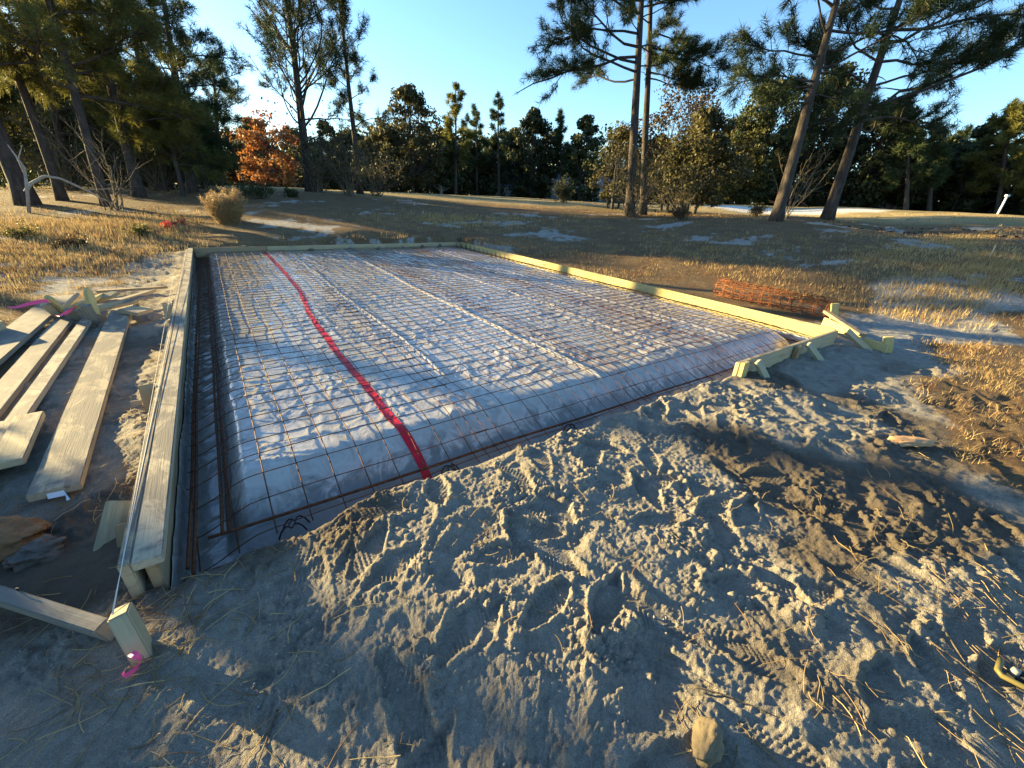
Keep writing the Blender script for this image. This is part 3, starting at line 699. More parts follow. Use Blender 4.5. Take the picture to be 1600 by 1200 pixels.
# loose sand clods: past counting
ico = bmesh.new(); bmesh.ops.create_icosphere(ico, subdivisions=1, radius=1)
IV = np.array([v.co[:] for v in ico.verts]); IF = np.array([[v.index for v in f.verts] for f in ico.faces]); ico.free()
rg = R(21); g = G()
cx = rg.uniform(-.4, 6.2, 9000); cy = rg.uniform(-2.3, .0, 9000)
keep = (noise(cx*2.6, cy*2.6, 65)+.5*noise(cx*7, cy*7, 140) > .12) & (((cx-2.9)/1.3)**2+((cy+1.35)/.75)**2 > 1) & (sandzone(cx, cy) > .5) & (np.hypot(cx-CP[0], cy-CP[1]) > .45)
cx, cy = cx[keep], cy[keep]; cz = Hground(cx, cy)
for k in range(len(cx)):
    if cz[k] < -.05: continue
    s = .0018+.0036*rg.rand()**2.5
    g.add(IV*(s*rg.uniform(.7, 1.3, (len(IV), 1)))*[1, 1, .8]+[cx[k], cy[k], cz[k]+s*.35], IF)
o = link('sand_crumbs', g.mesh('sand_crumbs'), SANDM); tagit(o, 'loose crumbs of sand scattered over the trodden mound', 'sand', kind='stuff')
# ================================================================== TREES
def unit(v): v = np.asarray(v, float); return v/(np.linalg.norm(v)+1e-9)
def barkmat(name, a, b_, sc=6):
    m, nt, b = newmat(name)
    n = ntex(nt, objco(nt, (1, 1, .35)), sc*1.6, 6, .7, .6); n2 = ntex(nt, objco(nt), 1.2, 4, .6)
    c = ramp(nt, n, [(.32, tuple(v*.35 for v in a)), (.5, a), (.7, b_)])
    nt.links.new(mixc(nt, mth(nt, 'MULTIPLY', n2, .5), c, tuple(v*.6 for v in a)), b.inputs['Base Color']); b.inputs['Roughness'].default_value = .95
    bump(nt, b, n, .03, .9); return m
BARK = barkmat('pine_bark', (.065, .052, .043), (.12, .098, .08)); BARK2 = barkmat('oak_bark', (.08, .07, .058), (.14, .125, .105)); BARKL = barkmat('pale_bark', (.34, .31, .27), (.45, .42, .37))
PINE = leafmat('pine_needles', (.028, .048, .018), (.058, .072, .022), .25)
PINE_LIT = leafmat('sunlit_pine_needles', (.08, .095, .025), (.20, .18, .04), .42)  # brighter yellow copy of the needles, sunlight put into the colour
OAK = leafmat('oak_leaves', (.025, .038, .014), (.055, .06, .02), .25)
OLIVE = leafmat('olive_leaves', (.05, .05, .02), (.10, .085, .03), .3)
YEL = leafmat('yellow_leaves', (.16, .14, .035), (.10, .10, .03), .35)
ORANGE = leafmat('orange_leaves', (.31, .10, .03), (.23, .13, .045), .35)
RUST = leafmat('rust_leaves', (.09, .055, .026), (.06, .05, .022), .3)

def tuft(g, rg, p, d, n, L, wd):
    """bursts of n thin needles at each point p round direction d"""
    p = np.repeat(np.atleast_2d(p), n, 0); d = np.atleast_2d(d); d = np.repeat(d/(np.linalg.norm(d, axis=1)[:, None]+1e-9), n, 0); m_ = len(p)
    v = rg.normal(0, 1, (m_, 3)); v /= np.linalg.norm(v, axis=1)[:, None]
    v = v*.85+d*.65; v /= np.linalg.norm(v, axis=1)[:, None]
    s = np.cross(v, rg.normal(0, 1, (m_, 3))); s /= np.linalg.norm(s, axis=1)[:, None]+1e-9
    Ln = L*rg.uniform(.7, 1.15, (m_, 1)); b0 = p+d*rg.uniform(-.4, .3, (m_, 1))*L
    V = np.stack([b0-s*wd/2, b0+s*wd/2, b0+v*Ln-[0, 0, .12*L]], 1).reshape(-1, 3)
    g.add(V, np.arange(3*m_).reshape(m_, 3))
def wander(rg, p, d, L, n, up=0.0, wob=.18):
    P = [np.array(p, float)]; d = unit(d)
    for k in range(n):
        d = unit(d+rg.normal(0, wob, 3)+np.array([0, 0, up])); P.append(P[-1]+d*L/n)
    return np.array(P)
def pine(name, base, top, rad, crown0, nb, blen, label, seed, nl=.24, tn=12, up=.05, elev=.35, wd=.014, mat=None, dense=1.0, explicit=(), group='pines', bow=0.0, dead=4, cat='tree', skipaz=None, bark=None, sub=6):
    rg = R(seed); base = np.array(base, float); top = np.array(top, float); H = top[2]-base[2]
    e = empty(name, base, label, cat, group)
    t = np.linspace(0, 1, 16)[:, None]; ax = base+(top-base)*t
    side = unit(np.cross(top-base, [0, 0, 1.])+1e-6); ax = ax+side*bow*np.sin(t*pi)+.02*H*.15*np.stack([noise(t[:, 0]*3+seed, t[:, 0]*0, 1), noise(t[:, 0]*3, t[:, 0]*0+seed, 2), t[:, 0]*0], 1)
    ax[0] = base
    rr_ = rad*(1-.72*t[:, 0]**1.1); rr_[0] *= 1.5; rr_[1] *= 1.06
    w = G(); ax2 = ax.copy(); ax2[0][2] -= .25; w.add(*tube(ax2, rr_, 10)); nd_ = G()
    def axis(f): return np.array([np.interp(f, t[:, 0], ax[:, q]) for q in range(3)])
    bl = []; tp_, td_ = [], []
    for k in range(nb):
        f = crown0+(1-crown0)*(k+rg.rand()*.8)/nb; s = (f-crown0)/(1-crown0)
        az = k*2.4+rg.normal(0, .4)
        L = blen*(1-.75*s**1.4)*rg.uniform(.6, 1.1)
        bl.append((f, az, elev*rg.uniform(.3, 1.5)+.5*s, L))
    bl += list(explicit)
    for f, az, el, L in bl:
        if f > .995: continue
        p = axis(f); d = np.array([cos(az)*cos(el), sin(az)*cos(el), sin(el)])
        P = wander(rg, p, d, L, 7, up*.5, .17); rb = max(.012, min(rad*.4, .009*L+.010))
        w.add(*tube(P, np.linspace(rb, rb*.3, len(P)), 4, False))
        for q in range(int(sub+L*1.6)):
            u = rg.uniform(.3, 1.0); i0 = u*(len(P)-1); i1 = int(min(i0, len(P)-2)); pp = P[i1]+(P[i1+1]-P[i1])*(i0-i1)
            dd = unit(unit(P[i1+1]-P[i1])+rg.normal(0, .55, 3)+np.array([0, 0, .22])); l2 = L*rg.uniform(.15, .36)*(1.25-u*.6)
            Q = wander(rg, pp, dd, l2, 3, .06, .25); w.add(*tube(Q, np.linspace(rb*.4, .006, len(Q)), 3, False))
            for z in range(max(4, int(dense*(4.2+l2*6.8)))):
                v = rg.uniform(.35, 1.05)*(len(Q)-1); v1 = int(min(v, len(Q)-2)); c = Q[v1]+(Q[v1+1]-Q[v1])*(v-v1)
                tp_.append(c+rg.normal(0, .07, 3)); td_.append(unit(Q[v1+1]-Q[v1])+np.array([0, 0, .25]))
        tp_.append(P[-1]); td_.append(unit(P[-1]-P[-2]))
    tuft(nd_, rg, np.array(tp_), np.array(td_), tn, nl, wd)
    for k in range(dead):                                    # dead stubs below the crown
        f = rg.uniform(crown0*.5, crown0); p = axis(f); az = rg.uniform(0, 6.3); P = wander(rg, p, (cos(az), sin(az), -.1), rg.uniform(.3, 1.2), 4, -.02, .25)
        w.add(*tube(P, np.linspace(.02, .006, len(P)), 4, False))
    for g_, nm, mt in ((w, 'trunk', bark or BARK), (nd_, 'crown', mat or PINE)):
        g_.v = [v-base for v in g_.v]; link(nm, g_.mesh(nm, nm == 'trunk'), mt, e)
    return e
def leaves(g, rg, c, rad, n, size, out=None):
    v = rg.normal(0, 1, (n, 3)); v /= np.linalg.norm(v, axis=1)[:, None]; p = c+v*rad*rg.uniform(.25, 1.0, (n, 1))**.6
    nrm = v+rg.normal(0, .7, (n, 3)); nrm /= np.linalg.norm(nrm, axis=1)[:, None]
    s = np.cross(nrm, rg.normal(0, 1, (n, 3))); s /= np.linalg.norm(s, axis=1)[:, None]+1e-9; q = np.cross(nrm, s)
    sz_ = size*rg.uniform(.6, 1.3, (n, 1))
    V = np.stack([p-s*sz_*.5, p-q*sz_*.33, p+s*sz_*.6, p+q*sz_*.33], 1).reshape(-1, 3)
    g.add(V, np.arange(4*n).reshape(n, 4))
def broad(name, base, H, Wd, label, seed, mat, nclump=60, nleaf=110, lsize=.16, trunk=.16, low=.25, group='far trees', sparse=1.0, bark=None, cat='tree', stems=1, lean=(0, 0)):
    rg = R(seed); base = np.array(base, float); e = empty(name, base, label, cat, group)
    w = G(); lv = G(); O = np.zeros(3)
    for s in range(stems):
        off = rg.normal(0, .25*(stems > 1), 3)*[1, 1, 0]
        tp = off*2.2+np.array([lean[0], lean[1], H*rg.uniform(.55, .75)]); P = O+off+(tp-off)*np.linspace(0, 1, 8)[:, None]+rg.normal(0, .06, (8, 3))*np.linspace(0, 1, 8)[:, None]; P[0][2] -= .2
        w.add(*tube(P, np.linspace(trunk, trunk*.3, 8), 7))
        for k in range(nclump//stems):
            u = rg.rand(); hz_ = H*(low+(1-low)*u); prof = math.sin(pi*min(1, max(.04, (u*.86+.14))))**.6
            a = rg.uniform(0, 2*pi); r = Wd*prof*math.sqrt(rg.uniform(.05, 1))*rg.uniform(.7, 1.12)
            c = np.array([cos(a)*r+lean[0]*u, sin(a)*r+lean[1]*u, hz_])
            st = P[min(7, max(1, int(7*min(1, hz_/H/.75*.75))))]
            mid = (st+c)/2+rg.normal(0, .12*Wd*.3, 3)
            w.add(*tube(np.array([st, mid, c]), [trunk*.28, trunk*.16, .008], 4, False))
            cr = Wd*rg.uniform(.14, .30)
            leaves(lv, rg, c, np.array([cr, cr, cr*.75]), int(nleaf*sparse*rg.uniform(.5, 1.4)), lsize)
            for z in range(1):
                tw = c+rg.normal(0, cr*.8, 3); w.add(*tube(np.array([c, tw]), [.012, .004], 3, False))
    link('trunk', w.mesh('trunk'), bark or BARK2, e); link('crown', lv.mesh('crown', False), mat, e)
    return e
def copytree(e, base, rotz, s, label, group=None, sz_=None):
    c = e.copy(); COL.objects.link(c); c.location = tuple(base); c.rotation_euler = (0, 0, rotz); c.scale = (s, s, sz_ or s); c['label'] = label
    if group: c['group'] = group
    for ch in e.children:
        d = ch.copy(); COL.objects.link(d); d.parent = c
    return c
def G0(px, py, D):                                # stands on the ground, in the direction of that pixel
    p = at(px, py, D); p[2] = hz(p[0], p[1]); return p
def hgt(base, px, py): return onplane(px, py, base)[2]-base[2]
rightaz = math.atan2(RT[1], RT[0])               # compass direction of "right in the picture"
LEFTAZ = rightaz+pi

# --- named pines
def pine_px(bp, D, tp, rad, crown0, nb, blen, label, seed, ext=1.0, **k):
    b0 = G0(*bp, D); t0 = onplane(*tp, b0); top = b0+(t0-b0)*ext
    return pine('pine_tree', b0, top, rad, crown0, nb, blen, label, seed, **k)
ex = [(.52, LEFTAZ+.2, -.12, 4.6), (.55, LEFTAZ-.25, .10, 4.9), (.60, LEFTAZ+.1, .15, 5.0), (.64, LEFTAZ-.1, .05, 4.4), (.5, LEFTAZ-.5, -.2, 3.6), (.70, LEFTAZ+.3, .1, 4.6), (.74, LEFTAZ, .1, 4.8), (.57, LEFTAZ, -.05, 5.2),
      (.54, rightaz+.2, .05, 2.2), (.60, rightaz-.2, .1, 2.4), (.72, rightaz, .3, 2.8)]
pine_px((983, 338), 21, (1003, 0), .21, .60, 10, 2.8, 'left and thicker trunk of the tall twin pines', 201, 1.35, explicit=ex, group='tall twin pines', up=.0, elev=.15, dense=1.5, nl=.28, tn=16, wd=.017)
ex = [(.50, rightaz+.1, .0, 2.6), (.55, rightaz-.3, .15, 3.0), (.60, rightaz+.3, .1, 3.2), (.52, rightaz-.1, -.15, 2.4), (.64, rightaz, .2, 3.0), (.58, rightaz+.5, 0, 2.6)]
pine_px((1004, 338), 22, (1017, 0), .17, .62, 9, 2.4, 'right and slimmer trunk of the tall twin pines', 202, 1.35, explicit=ex, group='tall twin pines', up=.0, elev=.2, nl=.28, tn=16, wd=.017, dense=1.5)
ex = [(.52, LEFTAZ, .1, 2.4), (.60, LEFTAZ+.3, .2, 2.6), (.47, rightaz, .0, 2.0), (.55, rightaz+.4, .1, 3.0), (.50, LEFTAZ-.5, 0, 2.5), (.66, LEFTAZ-.1, .25, 3.0), (.56, rightaz-.4, .05, 2.8), (.62, rightaz+.2, .0, 3.2), (.68, rightaz-.2, .1, 3.3), (.44, LEFTAZ+.4, .05, 1.8), (.75, LEFTAZ, .2, 2.8)]
pine_px((1212, 347), 17, (1308, 0), .175, .70, 8, 2.6, 'leaning pine left of the bunker with bare lower trunk', 203, 1.3, explicit=ex, group='leaning pines by the bunker', nl=.29, tn=15, wd=.016, dense=1.3)
ex = [(.40, rightaz+.05, .30, 6.6), (.42, rightaz-.25, .22, 5.6), (.36, rightaz+.3, -.02, 3.8), (.38, rightaz, .02, 4.2), (.50, rightaz-.1, .32, 3.4), (.58, rightaz+.1, .1, 4.0), (.44, LEFTAZ, .1, 3.0), (.40, LEFTAZ+.4, .0, 2.6), (.36, LEFTAZ-.3, .05, 2.6), (.50, LEFTAZ+.2, .3, 3.4), (.58, LEFTAZ-.2, .35, 3.2), (.46, LEFTAZ-.6, .1, 3.2), (.64, rightaz+.2, .2, 5.2), (.68, rightaz-.2, .15, 4.8), (.33, LEFTAZ+.1, -.1, 2.2)]
pine_px((1292, 343), 21, (1405, 0), .20, .72, 8, 3.0, 'leaning pine with one long limb reaching right over the green', 204, 1.3, explicit=ex, group='leaning pines by the bunker', nl=.30, tn=16, wd=.018, dense=1.4)
pine_px((486, 303), 25, (448, 0), .22, .30, 46, 4.6, 'tall open pine with many rising limbs beside the orange maple', 205, 1.18, group='pines on the left', elev=.65, up=.06, dense=.75, nl=.28, tn=11, wd=.018)
pine_px((563, 303), 26, (530, 0), .15, .33, 24, 2.3, 'slim pine right of the tall open pine', 206, 1.1, group='pines on the left', elev=.5, up=.05, nl=.30, tn=12, wd=.018)
LG = 'pines on the left'
pine_px((42, 314), 19, (-95, 0), .22, .36, 26, 3.8, 'thick forked pine trunk at the left edge of the photo', 207, 1.9, group=LG, nl=.28, wd=.015, mat=PINE_LIT)
pine_px((300, 300), 23, (262, 40), .19, .38, 26, 3.2, 'pine with bare curving limbs left of the sky gap', 208, 1.25, group=LG, nl=.28, wd=.016, bow=.3, dense=1.1)
pine_px((215, 300), 21, (140, 0), .18, .34, 34, 3.6, 'dense pine in the middle of the left wood', 219, 1.2, group=LG, nl=.28, wd=.016, dense=1.2, elev=.2, mat=PINE_LIT)
pine_px((160, 302), 18, (75, 0), .125, .36, 38, 3.4, 'sunlit yellowish pine in the left wood', 210, 1.6, group=LG, nl=.26, wd=.016, dense=1.6, mat=PINE_LIT, elev=.15)
pine_px((95, 306), 20, (0, 40), .125, .36, 28, 3.0, 'slender pine behind the forked trunk on the left', 211, 1.9, group=LG, nl=.28, wd=.018, dense=1.5, mat=PINE_LIT)
pine_px((255, 300), 27, (200, 0), .17, .22, 32, 3.4, 'shaded pine behind the bare-limbed one', 212, 1.1, group=LG, nl=.3, wd=.018, dense=1.3, elev=.1)
pine_px((118, 300), 27, (40, 0), .17, .35, 26, 3.0, 'thin-crowned pine deep in the left wood', 213, 1.2, group=LG, nl=.3, wd=.018, mat=PINE_LIT)
pine_px((345, 298), 31, (330, 40), .15, .35, 22, 2.6, 'pine half hidden left of the orange maple', 214, .8, group=LG, nl=.3, wd=.02)
# young evergreens filling the foot of the left wood
UG = 'young evergreens in the left wood'; YE = []
for k, (px, D, tpy, wdt, lab) in enumerate([(285, 21, 150, 1.8, 'bushy young evergreen in front of the shaded pine'), (262, 24, 120, 2.0, 'low dense evergreen in the middle of the left wood'),
        (305, 23, 165, 2.0, 'sagging young evergreen beside the leaning grey stems'), (272, 27, 170, 2.2, 'young evergreen under the bare-limbed pine'), (288, 25, 140, 2.2, 'dark evergreen behind the bare-limbed pine'), (320, 26, 190, 2.0, 'small evergreen at the right end of the left wood')]):
    b0 = G0(px, 302, D); Hh = hgt(b0, px-40, tpy); YE.append((Hh, pine('young_evergreen', b0, b0+[.1, .1, Hh], .07, .34, 34, wdt*1.1, lab, 300+k, nl=.24, tn=13, wd=.016, dense=1.3, mat=PINE_LIT if k in (1, 3, 0) else PINE, group=UG, elev=.25, dead=0, sub=5)))
for k, (px, D, H, lab) in enumerate([(8, 31, 4.3, 'young evergreen far behind the forked trunk'), (62, 33, 4.7, 'young evergreen behind the slender left pine'), (112, 31, 4.4, 'young evergreen behind the twiggy brush of the left wood'),
        (150, 34, 4.8, 'young evergreen between the trunks of the left wood'), (190, 32, 4.5, 'young evergreen behind the dense left pine'), (232, 34, 4.8, 'young evergreen left of the shaded pine')]):
    h0, src = YE[k % len(YE)]; copytree(src, G0(px, 300, D), 1.7*k+.4, H/h0*1.0, lab, UG)
# --- single broadleaved trees on the far edge of the fairway
def bt(px, by_, D, tpx, tpy, halfw, mat, lab, seed, **k):
    b0 = G0(px, by_, D); H = hgt(b0, tpx, tpy); s = halfw/FPX*np.dot(b0-CP, fw)
    return broad(k.pop('name', 'tree'), b0, H, s, lab, seed, mat, **k)
FG = 'trees on the far side of the fairway'
bt(428, 288, 40, 432, 184, 50, ORANGE, 'bright orange autumn maple beyond the fairway', 401, name='maple_tree', nclump=75, nleaf=70, lsize=.22, low=.1, group=FG)
bt(372, 288, 44, 368, 206, 26, RUST, 'small russet and green tree left of the orange maple', 402, nclump=50, lsize=.26, low=.1, group=FG)
bt(470, 290, 50, 470, 205, 34, YEL, 'yellow green tree just right of the orange maple', 403, nclump=50, lsize=.28, low=.05, group=FG)
bt(645, 297, 44, 628, 138, 50, OLIVE, 'tall olive brown tree with a ragged top beyond the fairway', 404, nclump=110, nleaf=110, lsize=.26, low=.12, group=FG)
bt(600, 297, 46, 592, 185, 38, OLIVE, 'lower olive tree left of the ragged topped one', 405, nclump=70, lsize=.27, low=.05, group=FG)
oakA = bt(690, 300, 50, 690, 205, 46, OAK, 'dark oak with pale forked trunks at the fairway edge', 406, name='oak_tree', nclump=90, nleaf=130, lsize=.30, low=.2, group=FG, stems=2, bark=BARKL)
oakB = bt(828, 306, 52, 830, 176, 42, OAK, 'tall dark tree in the middle of the far tree line', 407, name='oak_tree', nclump=100, nleaf=130, lsize=.30, low=.05, group=FG)
oakC = bt(905, 310, 50, 908, 186, 34, OAK, 'dark narrow tree left of the twin pines', 408, name='oak_tree', nclump=80, nleaf=130, lsize=.28, low=.05, group=FG)
bt(1040, 326, 27, 1060, 118, 62, RUST, 'feathery thin-leaved tree behind the twin pines', 409, nclump=90, nleaf=45, lsize=.14, low=.35, group='trees around the twin pines', trunk=.09, stems=3)
bt(960, 326, 26, 960, 200, 50, OLIVE, 'brownish scrub tree at the left foot of the twin pines', 410, nclump=80, nleaf=80, lsize=.13, low=.15, group='trees around the twin pines', trunk=.07, stems=4)
bt(1075, 332, 24, 1080, 178, 66, OLIVE, 'olive scrub tree right of the twin pines', 411, nclump=110, nleaf=120, lsize=.16, low=.15, group='trees around the twin pines', trunk=.1, stems=3)
bt(1165, 330, 47, 1170, 130, 66, OAK, 'big dark oak between the twin and the leaning pines', 412, name='oak_tree', nclump=130, nleaf=140, lsize=.24, low=.08, group=FG, trunk=.25)
bt(1140, 328, 45, 1130, 185, 46, YEL, 'yellowish oak catching light below the big dark oak', 413, name='oak_tree', nclump=80, nleaf=120, lsize=.2, low=.1, group=FG)  # yellow leaf colour stands in for sunlight on the dark oaks
bt(1250, 332, 48, 1245, 115, 60, OAK, 'dark oak behind the first leaning pine', 414, name='oak_tree', nclump=120, nleaf=120, lsize=.26, low=.08, group=FG, trunk=.2)
bt(1335, 334, 48, 1340, 165, 55, OAK, 'dark oak between the two leaning pine trunks', 415, name='oak_tree', nclump=110, nleaf=130, lsize=.28, low=.05, group=FG)
# far pines
def fp(px, by_, D, tpx, tpy, hw, lab, seed, mat=None, c0=.3, nb=26, dense=1.2):
    b0 = G0(px, by_, D); top = onplane(tpx, tpy, b0); s = hw/FPX*np.dot(b0-CP, fw)
    return pine('pine_tree', b0, top, .17, c0, nb, s, lab, seed, nl=.42, tn=8, wd=.055, dense=dense, mat=mat, group='pines on the far tree line', elev=.15, dead=2, sub=5)
pA = fp(712, 303, 48, 712, 138, 34, 'broad pine rising above the dark oak at the fairway edge', 501, PINE_LIT)
pB = fp(780, 305, 52, 778, 152, 22, 'slim pine with see-through crown on the far tree line', 502, None, .45, 20)
pC = fp(745, 305, 54, 744, 170, 24, 'shorter pine right of the broad pine', 503)
pD = fp(878, 309, 52, 876, 178, 20, 'narrow pine top left of the gap of sky', 504)
pE = fp(1415, 334, 46, 1422, 190, 32, 'ragged pine right of the second leaning trunk', 505)
pF = fp(1452, 335, 48, 1462, 198, 26, 'pine with pointed top right of the ragged pine', 506)
pG = fp(1560, 338, 50, 1582, 172, 58, 'broad sunlit yellow pine at the right edge of the photo', 507, PINE_LIT, .25, 40, 1.5)
pH = fp(1500, 336, 56, 1512, 210, 42, 'dark pine left of the sunlit yellow pine', 508)
# fillers: copies of the trees above
far = [(oakA, 725, 56, 1.0, 'dark leafy tree right of the forked pale trunks'), (oakB, 770, 58, .78, 'dark leafy tree below the slim see-through pine'), (oakC, 860, 56, .95, 'dark round tree next to the narrow pine top'),
       (oakB, 945, 58, .7, 'dark tree under the sky gap left of the twin pines'), (oakA, 560, 56, 1.0, 'dark tree behind the lower olive tree'), (oakC, 520, 52, .8, 'dark tree behind the slim left pine'),
       (oakB, 1015, 54, .8, 'dark tree seen between the twin pine trunks'), (oakA, 1090, 56, 1.05, 'dark tree behind the olive scrub right of the twin pines'), (oakC, 1205, 52, 1.0, 'dark tree left of the first leaning trunk'),
       (oakA, 1385, 52, .95, 'low dark tree left of the ragged pine'), (oakB, 1435, 54, .72, 'low dark tree between the ragged and pointed pines'), (oakC, 1480, 52, .85, 'dark tree left of the white post'),
       (oakA, 1535, 56, .8, 'dark tree at the foot of the sunlit yellow pine'), (oakB, 1595, 52, .75, 'dark tree at the far right end of the tree line'), (oakC, 1640, 50, 1.0, 'dark tree just past the right edge of the photo'),
       (oakB, 410, 58, .75, 'dark tree behind the orange maple'), (oakC, 335, 52, .85, 'dark tree at the right end of the left wood'), (oakA, 655, 58, 1.0, 'dark tree behind the tall olive tree'), (oakB, 800, 62, .95, 'dark tree behind the middle of the far tree line')]
far += [(oakB, 475, 60, .62, 'dark low tree right of the yellow green tree'), (oakA, 615, 60, .95, 'dark low tree filling the gap below the lower olive tree'), (oakC, 705, 62, .85, 'dark low tree below the broad pine'), (oakB, 752, 61, .62, 'dark low tree below the shorter pine'), (oakA, 815, 62, .9, 'dark low tree left of the tall middle tree'), (oakC, 885, 61, .8, 'dark low tree below the narrow pine top'), (oakA, 930, 62, .75, 'lowest dark tree under the gap of sky'), (oakC, 1405, 60, .85, 'dark low tree behind the ragged pine'), (oakB, 1510, 61, .62, 'dark low tree behind the white post'), (oakB, -10, 41, .46, 'low dark tree behind the forked trunk at the left edge'), (oakA, 45, 43, .75, 'low dark tree seen between the leftmost pine trunks'), (oakC, 95, 40, .52, 'low dark tree behind the slender left pine'), (oakB, 140, 44, .5, 'low dark tree behind the sunlit left pine'), (oakA, 190, 42, .72, 'low dark tree in the gap of the left wood')]
for k, (src, px, D, s, lab) in enumerate(far):
    b0 = G0(px, 290+(px-313)*.044+5, D); copytree(src, b0, 1.1*k, s, lab, FG)
# distant wood closing the view: one mass
rg = R(77); lv = G(); wv = G()
for k in range(380):
    a = rg.uniform(-.93, 1.15); D = rg.uniform(62, 84); x = CP[0]+D*sin(a+YAW); y = CP[1]+D*cos(a+YAW); z0 = 1.15
    H = rg.uniform(5, 9.5) if a > -.35 else rg.uniform(3, 5.0)
    for q in range(3):
        leaves(lv, rg, np.array([x, y, z0+H*rg.uniform(.0, .95)]), np.array([2.2, 2.2, 1.7]), 50, .6)
    if k % 3 == 0: wv.add(*tube(np.array([[x, y, z0-.3], [x+rg.normal(0, .3), y, z0+H*.9]]), [.16, .05], 5, False))
o = link('distant_wood', lv.mesh('distant_wood', False), OAK); tagit(o, 'dark wood closing the view behind the far trees', 'wood', kind='stuff')
lv = G(); rg = R(78)
for k in range(520):                              # undergrowth along the far edge
    a = rg.uniform(-1.0, 1.1); D = rg.uniform(53, 60); x = CP[0]+D*sin(a+YAW); y = CP[1]+D*cos(a+YAW)
    leaves(lv, rg, np.array([x, y, hz(x, y)+rg.uniform(.0, 2.2)]), np.array([1.5, 1.5, 1.1]), 75, .34)
for k in range(190):                              # and at the back of the left wood
    px = rg.uniform(-30, 345); D = rg.uniform(27, 34); p = G0(px, 298, D)
    leaves(lv, rg, p+[0, 0, rg.uniform(.0, 1.7)], np.array([.8, .8, .5]), 70, .11)
o = link('undergrowth', lv.mesh('undergrowth', False), OAK); tagit(o, 'tangled dark undergrowth under the trees', 'undergrowth', kind='stuff')

# bare brush and branches
TW = barkmat('twig_bark', (.16, .13, .09), (.24, .2, .14), 20); DEADW = barkmat('dead_wood', (.40, .36, .30), (.5, .46, .38), 14)
def brush(name, p, H, Wd, n, label, seed, mat=None, r=.012, cat='bush', group=None, lvm=None, nl=0):
    rg = R(seed); g = G(); lv = G()
    for k in range(n):
        a = rg.uniform(0, 2*pi); d = np.array([cos(a)*Wd/H*rg.uniform(.1, 1), sin(a)*Wd/H*rg.uniform(.1, 1), 1]); L = H*rg.uniform(.5, 1.05)
        P = wander(rg, rg.normal(0, .06*Wd, 3)*[1, 1, 0], d, L, 6, -.02, .14); g.add(*tube(P, np.linspace(r, r*.25, 7), 4, False))
        for q in range(5):
            i1 = rg.randint(2, 6); Q = wander(rg, P[i1], unit(P[i1]-P[i1-1])+rg.normal(0, .6, 3), L*.35, 4, 0, .2); g.add(*tube(Q, np.linspace(r*.45, r*.15, 5), 3, False))
            if nl: leaves(lv, rg, Q[-1], np.array([.12*H]*3), nl, .06*H**.5)
    e = empty(name, p, label, cat, group); link('stems', g.mesh('stems'), mat or TW, e)
    if nl: link('leaves', lv.mesh('leaves', False), lvm, e)
    return e
for k, (px, py, D, H, Wd, lab) in enumerate([(500, 303, 24, 3.4, 2.2, 'bare brown brush at the foot of the tall open pine'), (590, 305, 25, 2.6, 2.4, 'bare brown brush right of the slim pine'), (545, 304, 23, 2.8, 1.8, 'leafless brush between the two left pines'),
        (990, 336, 20, 2.6, 2.4, 'tangle of grey twigs round the foot of the twin pines'), (1060, 332, 22, 2.6, 2.6, 'sprawling grey brush right of the twin pines'), (1225, 343, 18.5, 2.6, 1.0, 'bare grey saplings behind the first leaning trunk'), (170, 303, 17, 2.6, 1.6, 'pale bare saplings in the left wood'), (250, 300, 25, 3.0, 2.4, 'brown twiggy brush under the shaded pine'), (310, 299, 27, 2.8, 2.4, 'brown twiggy brush at the right end of the left wood'), (115, 304, 26, 3.0, 2.6, 'grey twiggy brush deep in the left wood'), (205, 301, 28, 3.2, 2.6, 'dark twiggy brush in the middle of the left wood')]):
    brush('brush', G0(px, py, D), H, Wd, 12 if k in (5, 6) else 30, lab, 630+k if k > 6 else 600+k, TW, .016, group='bare brush', lvm=OLIVE, nl=0 if k in (5, 6) else 5)
p = G0(880, 322, 29); brush('shrub', p, 1.3, .8, 30, 'small dark rounded shrub standing alone before the fairway', 620, lvm=OAK, nl=26)
p = G0(460, 324, 20); brush('shrub', p, .45, .4, 24, 'small dark low shrub right of the dry bush', 621, lvm=OAK, nl=26)
p = G0(1180, 338, 19); brush('shrub', p, .5, .5, 20, 'low green weeds at the foot of the leaning pine', 622, lvm=OLIVE, nl=14)
p = G0(1062, 350, 18); brush('shrub', p, .6, .7, 24, 'reddish brown dead brush pile right of the twin pines', 623, lvm=RUST, nl=12)
p = G0(395, 313, 19); brush('shrub', p, .8, .9, 26, 'dark brush behind the dry tan bush', 624, lvm=OAK, nl=18)
# dry tan bush
STRAW = leafmat('straw', (.50, .36, .18), (.38, .25, .11), .3)
rg = R(33); g = G(); p = G0(360, 354, 13.2); Hb = hgt(p, 360, 306)
for k in range(420):
    a = rg.uniform(0, 2*pi); rr2 = math.sqrt(rg.rand()); d = np.array([cos(a)*rr2*.46, sin(a)*rr2*.46, 1.0]); L = Hb*rg.uniform(.6, 1.15)*(1-.1*rr2)*(1+.22*sin(3*a+1)*sin(2*a))
    P = wander(rg, [cos(a)*.14*rr2, sin(a)*.14*rr2, 0], d, L, 5, .02, .07); g.add(*tube(P, np.linspace(.006, .002, 6), 3, False))
    for q in range(9):
        c = P[rg.randint(2, 6)]; tuft(g, rg, c+rg.normal(0, .02, 3), d, 6, .09, .010)
e = empty('dry_bush', p, 'round dry tan bush standing in the grass behind the form', 'bush'); link('stalks', g.mesh('stalks'), STRAW, e)
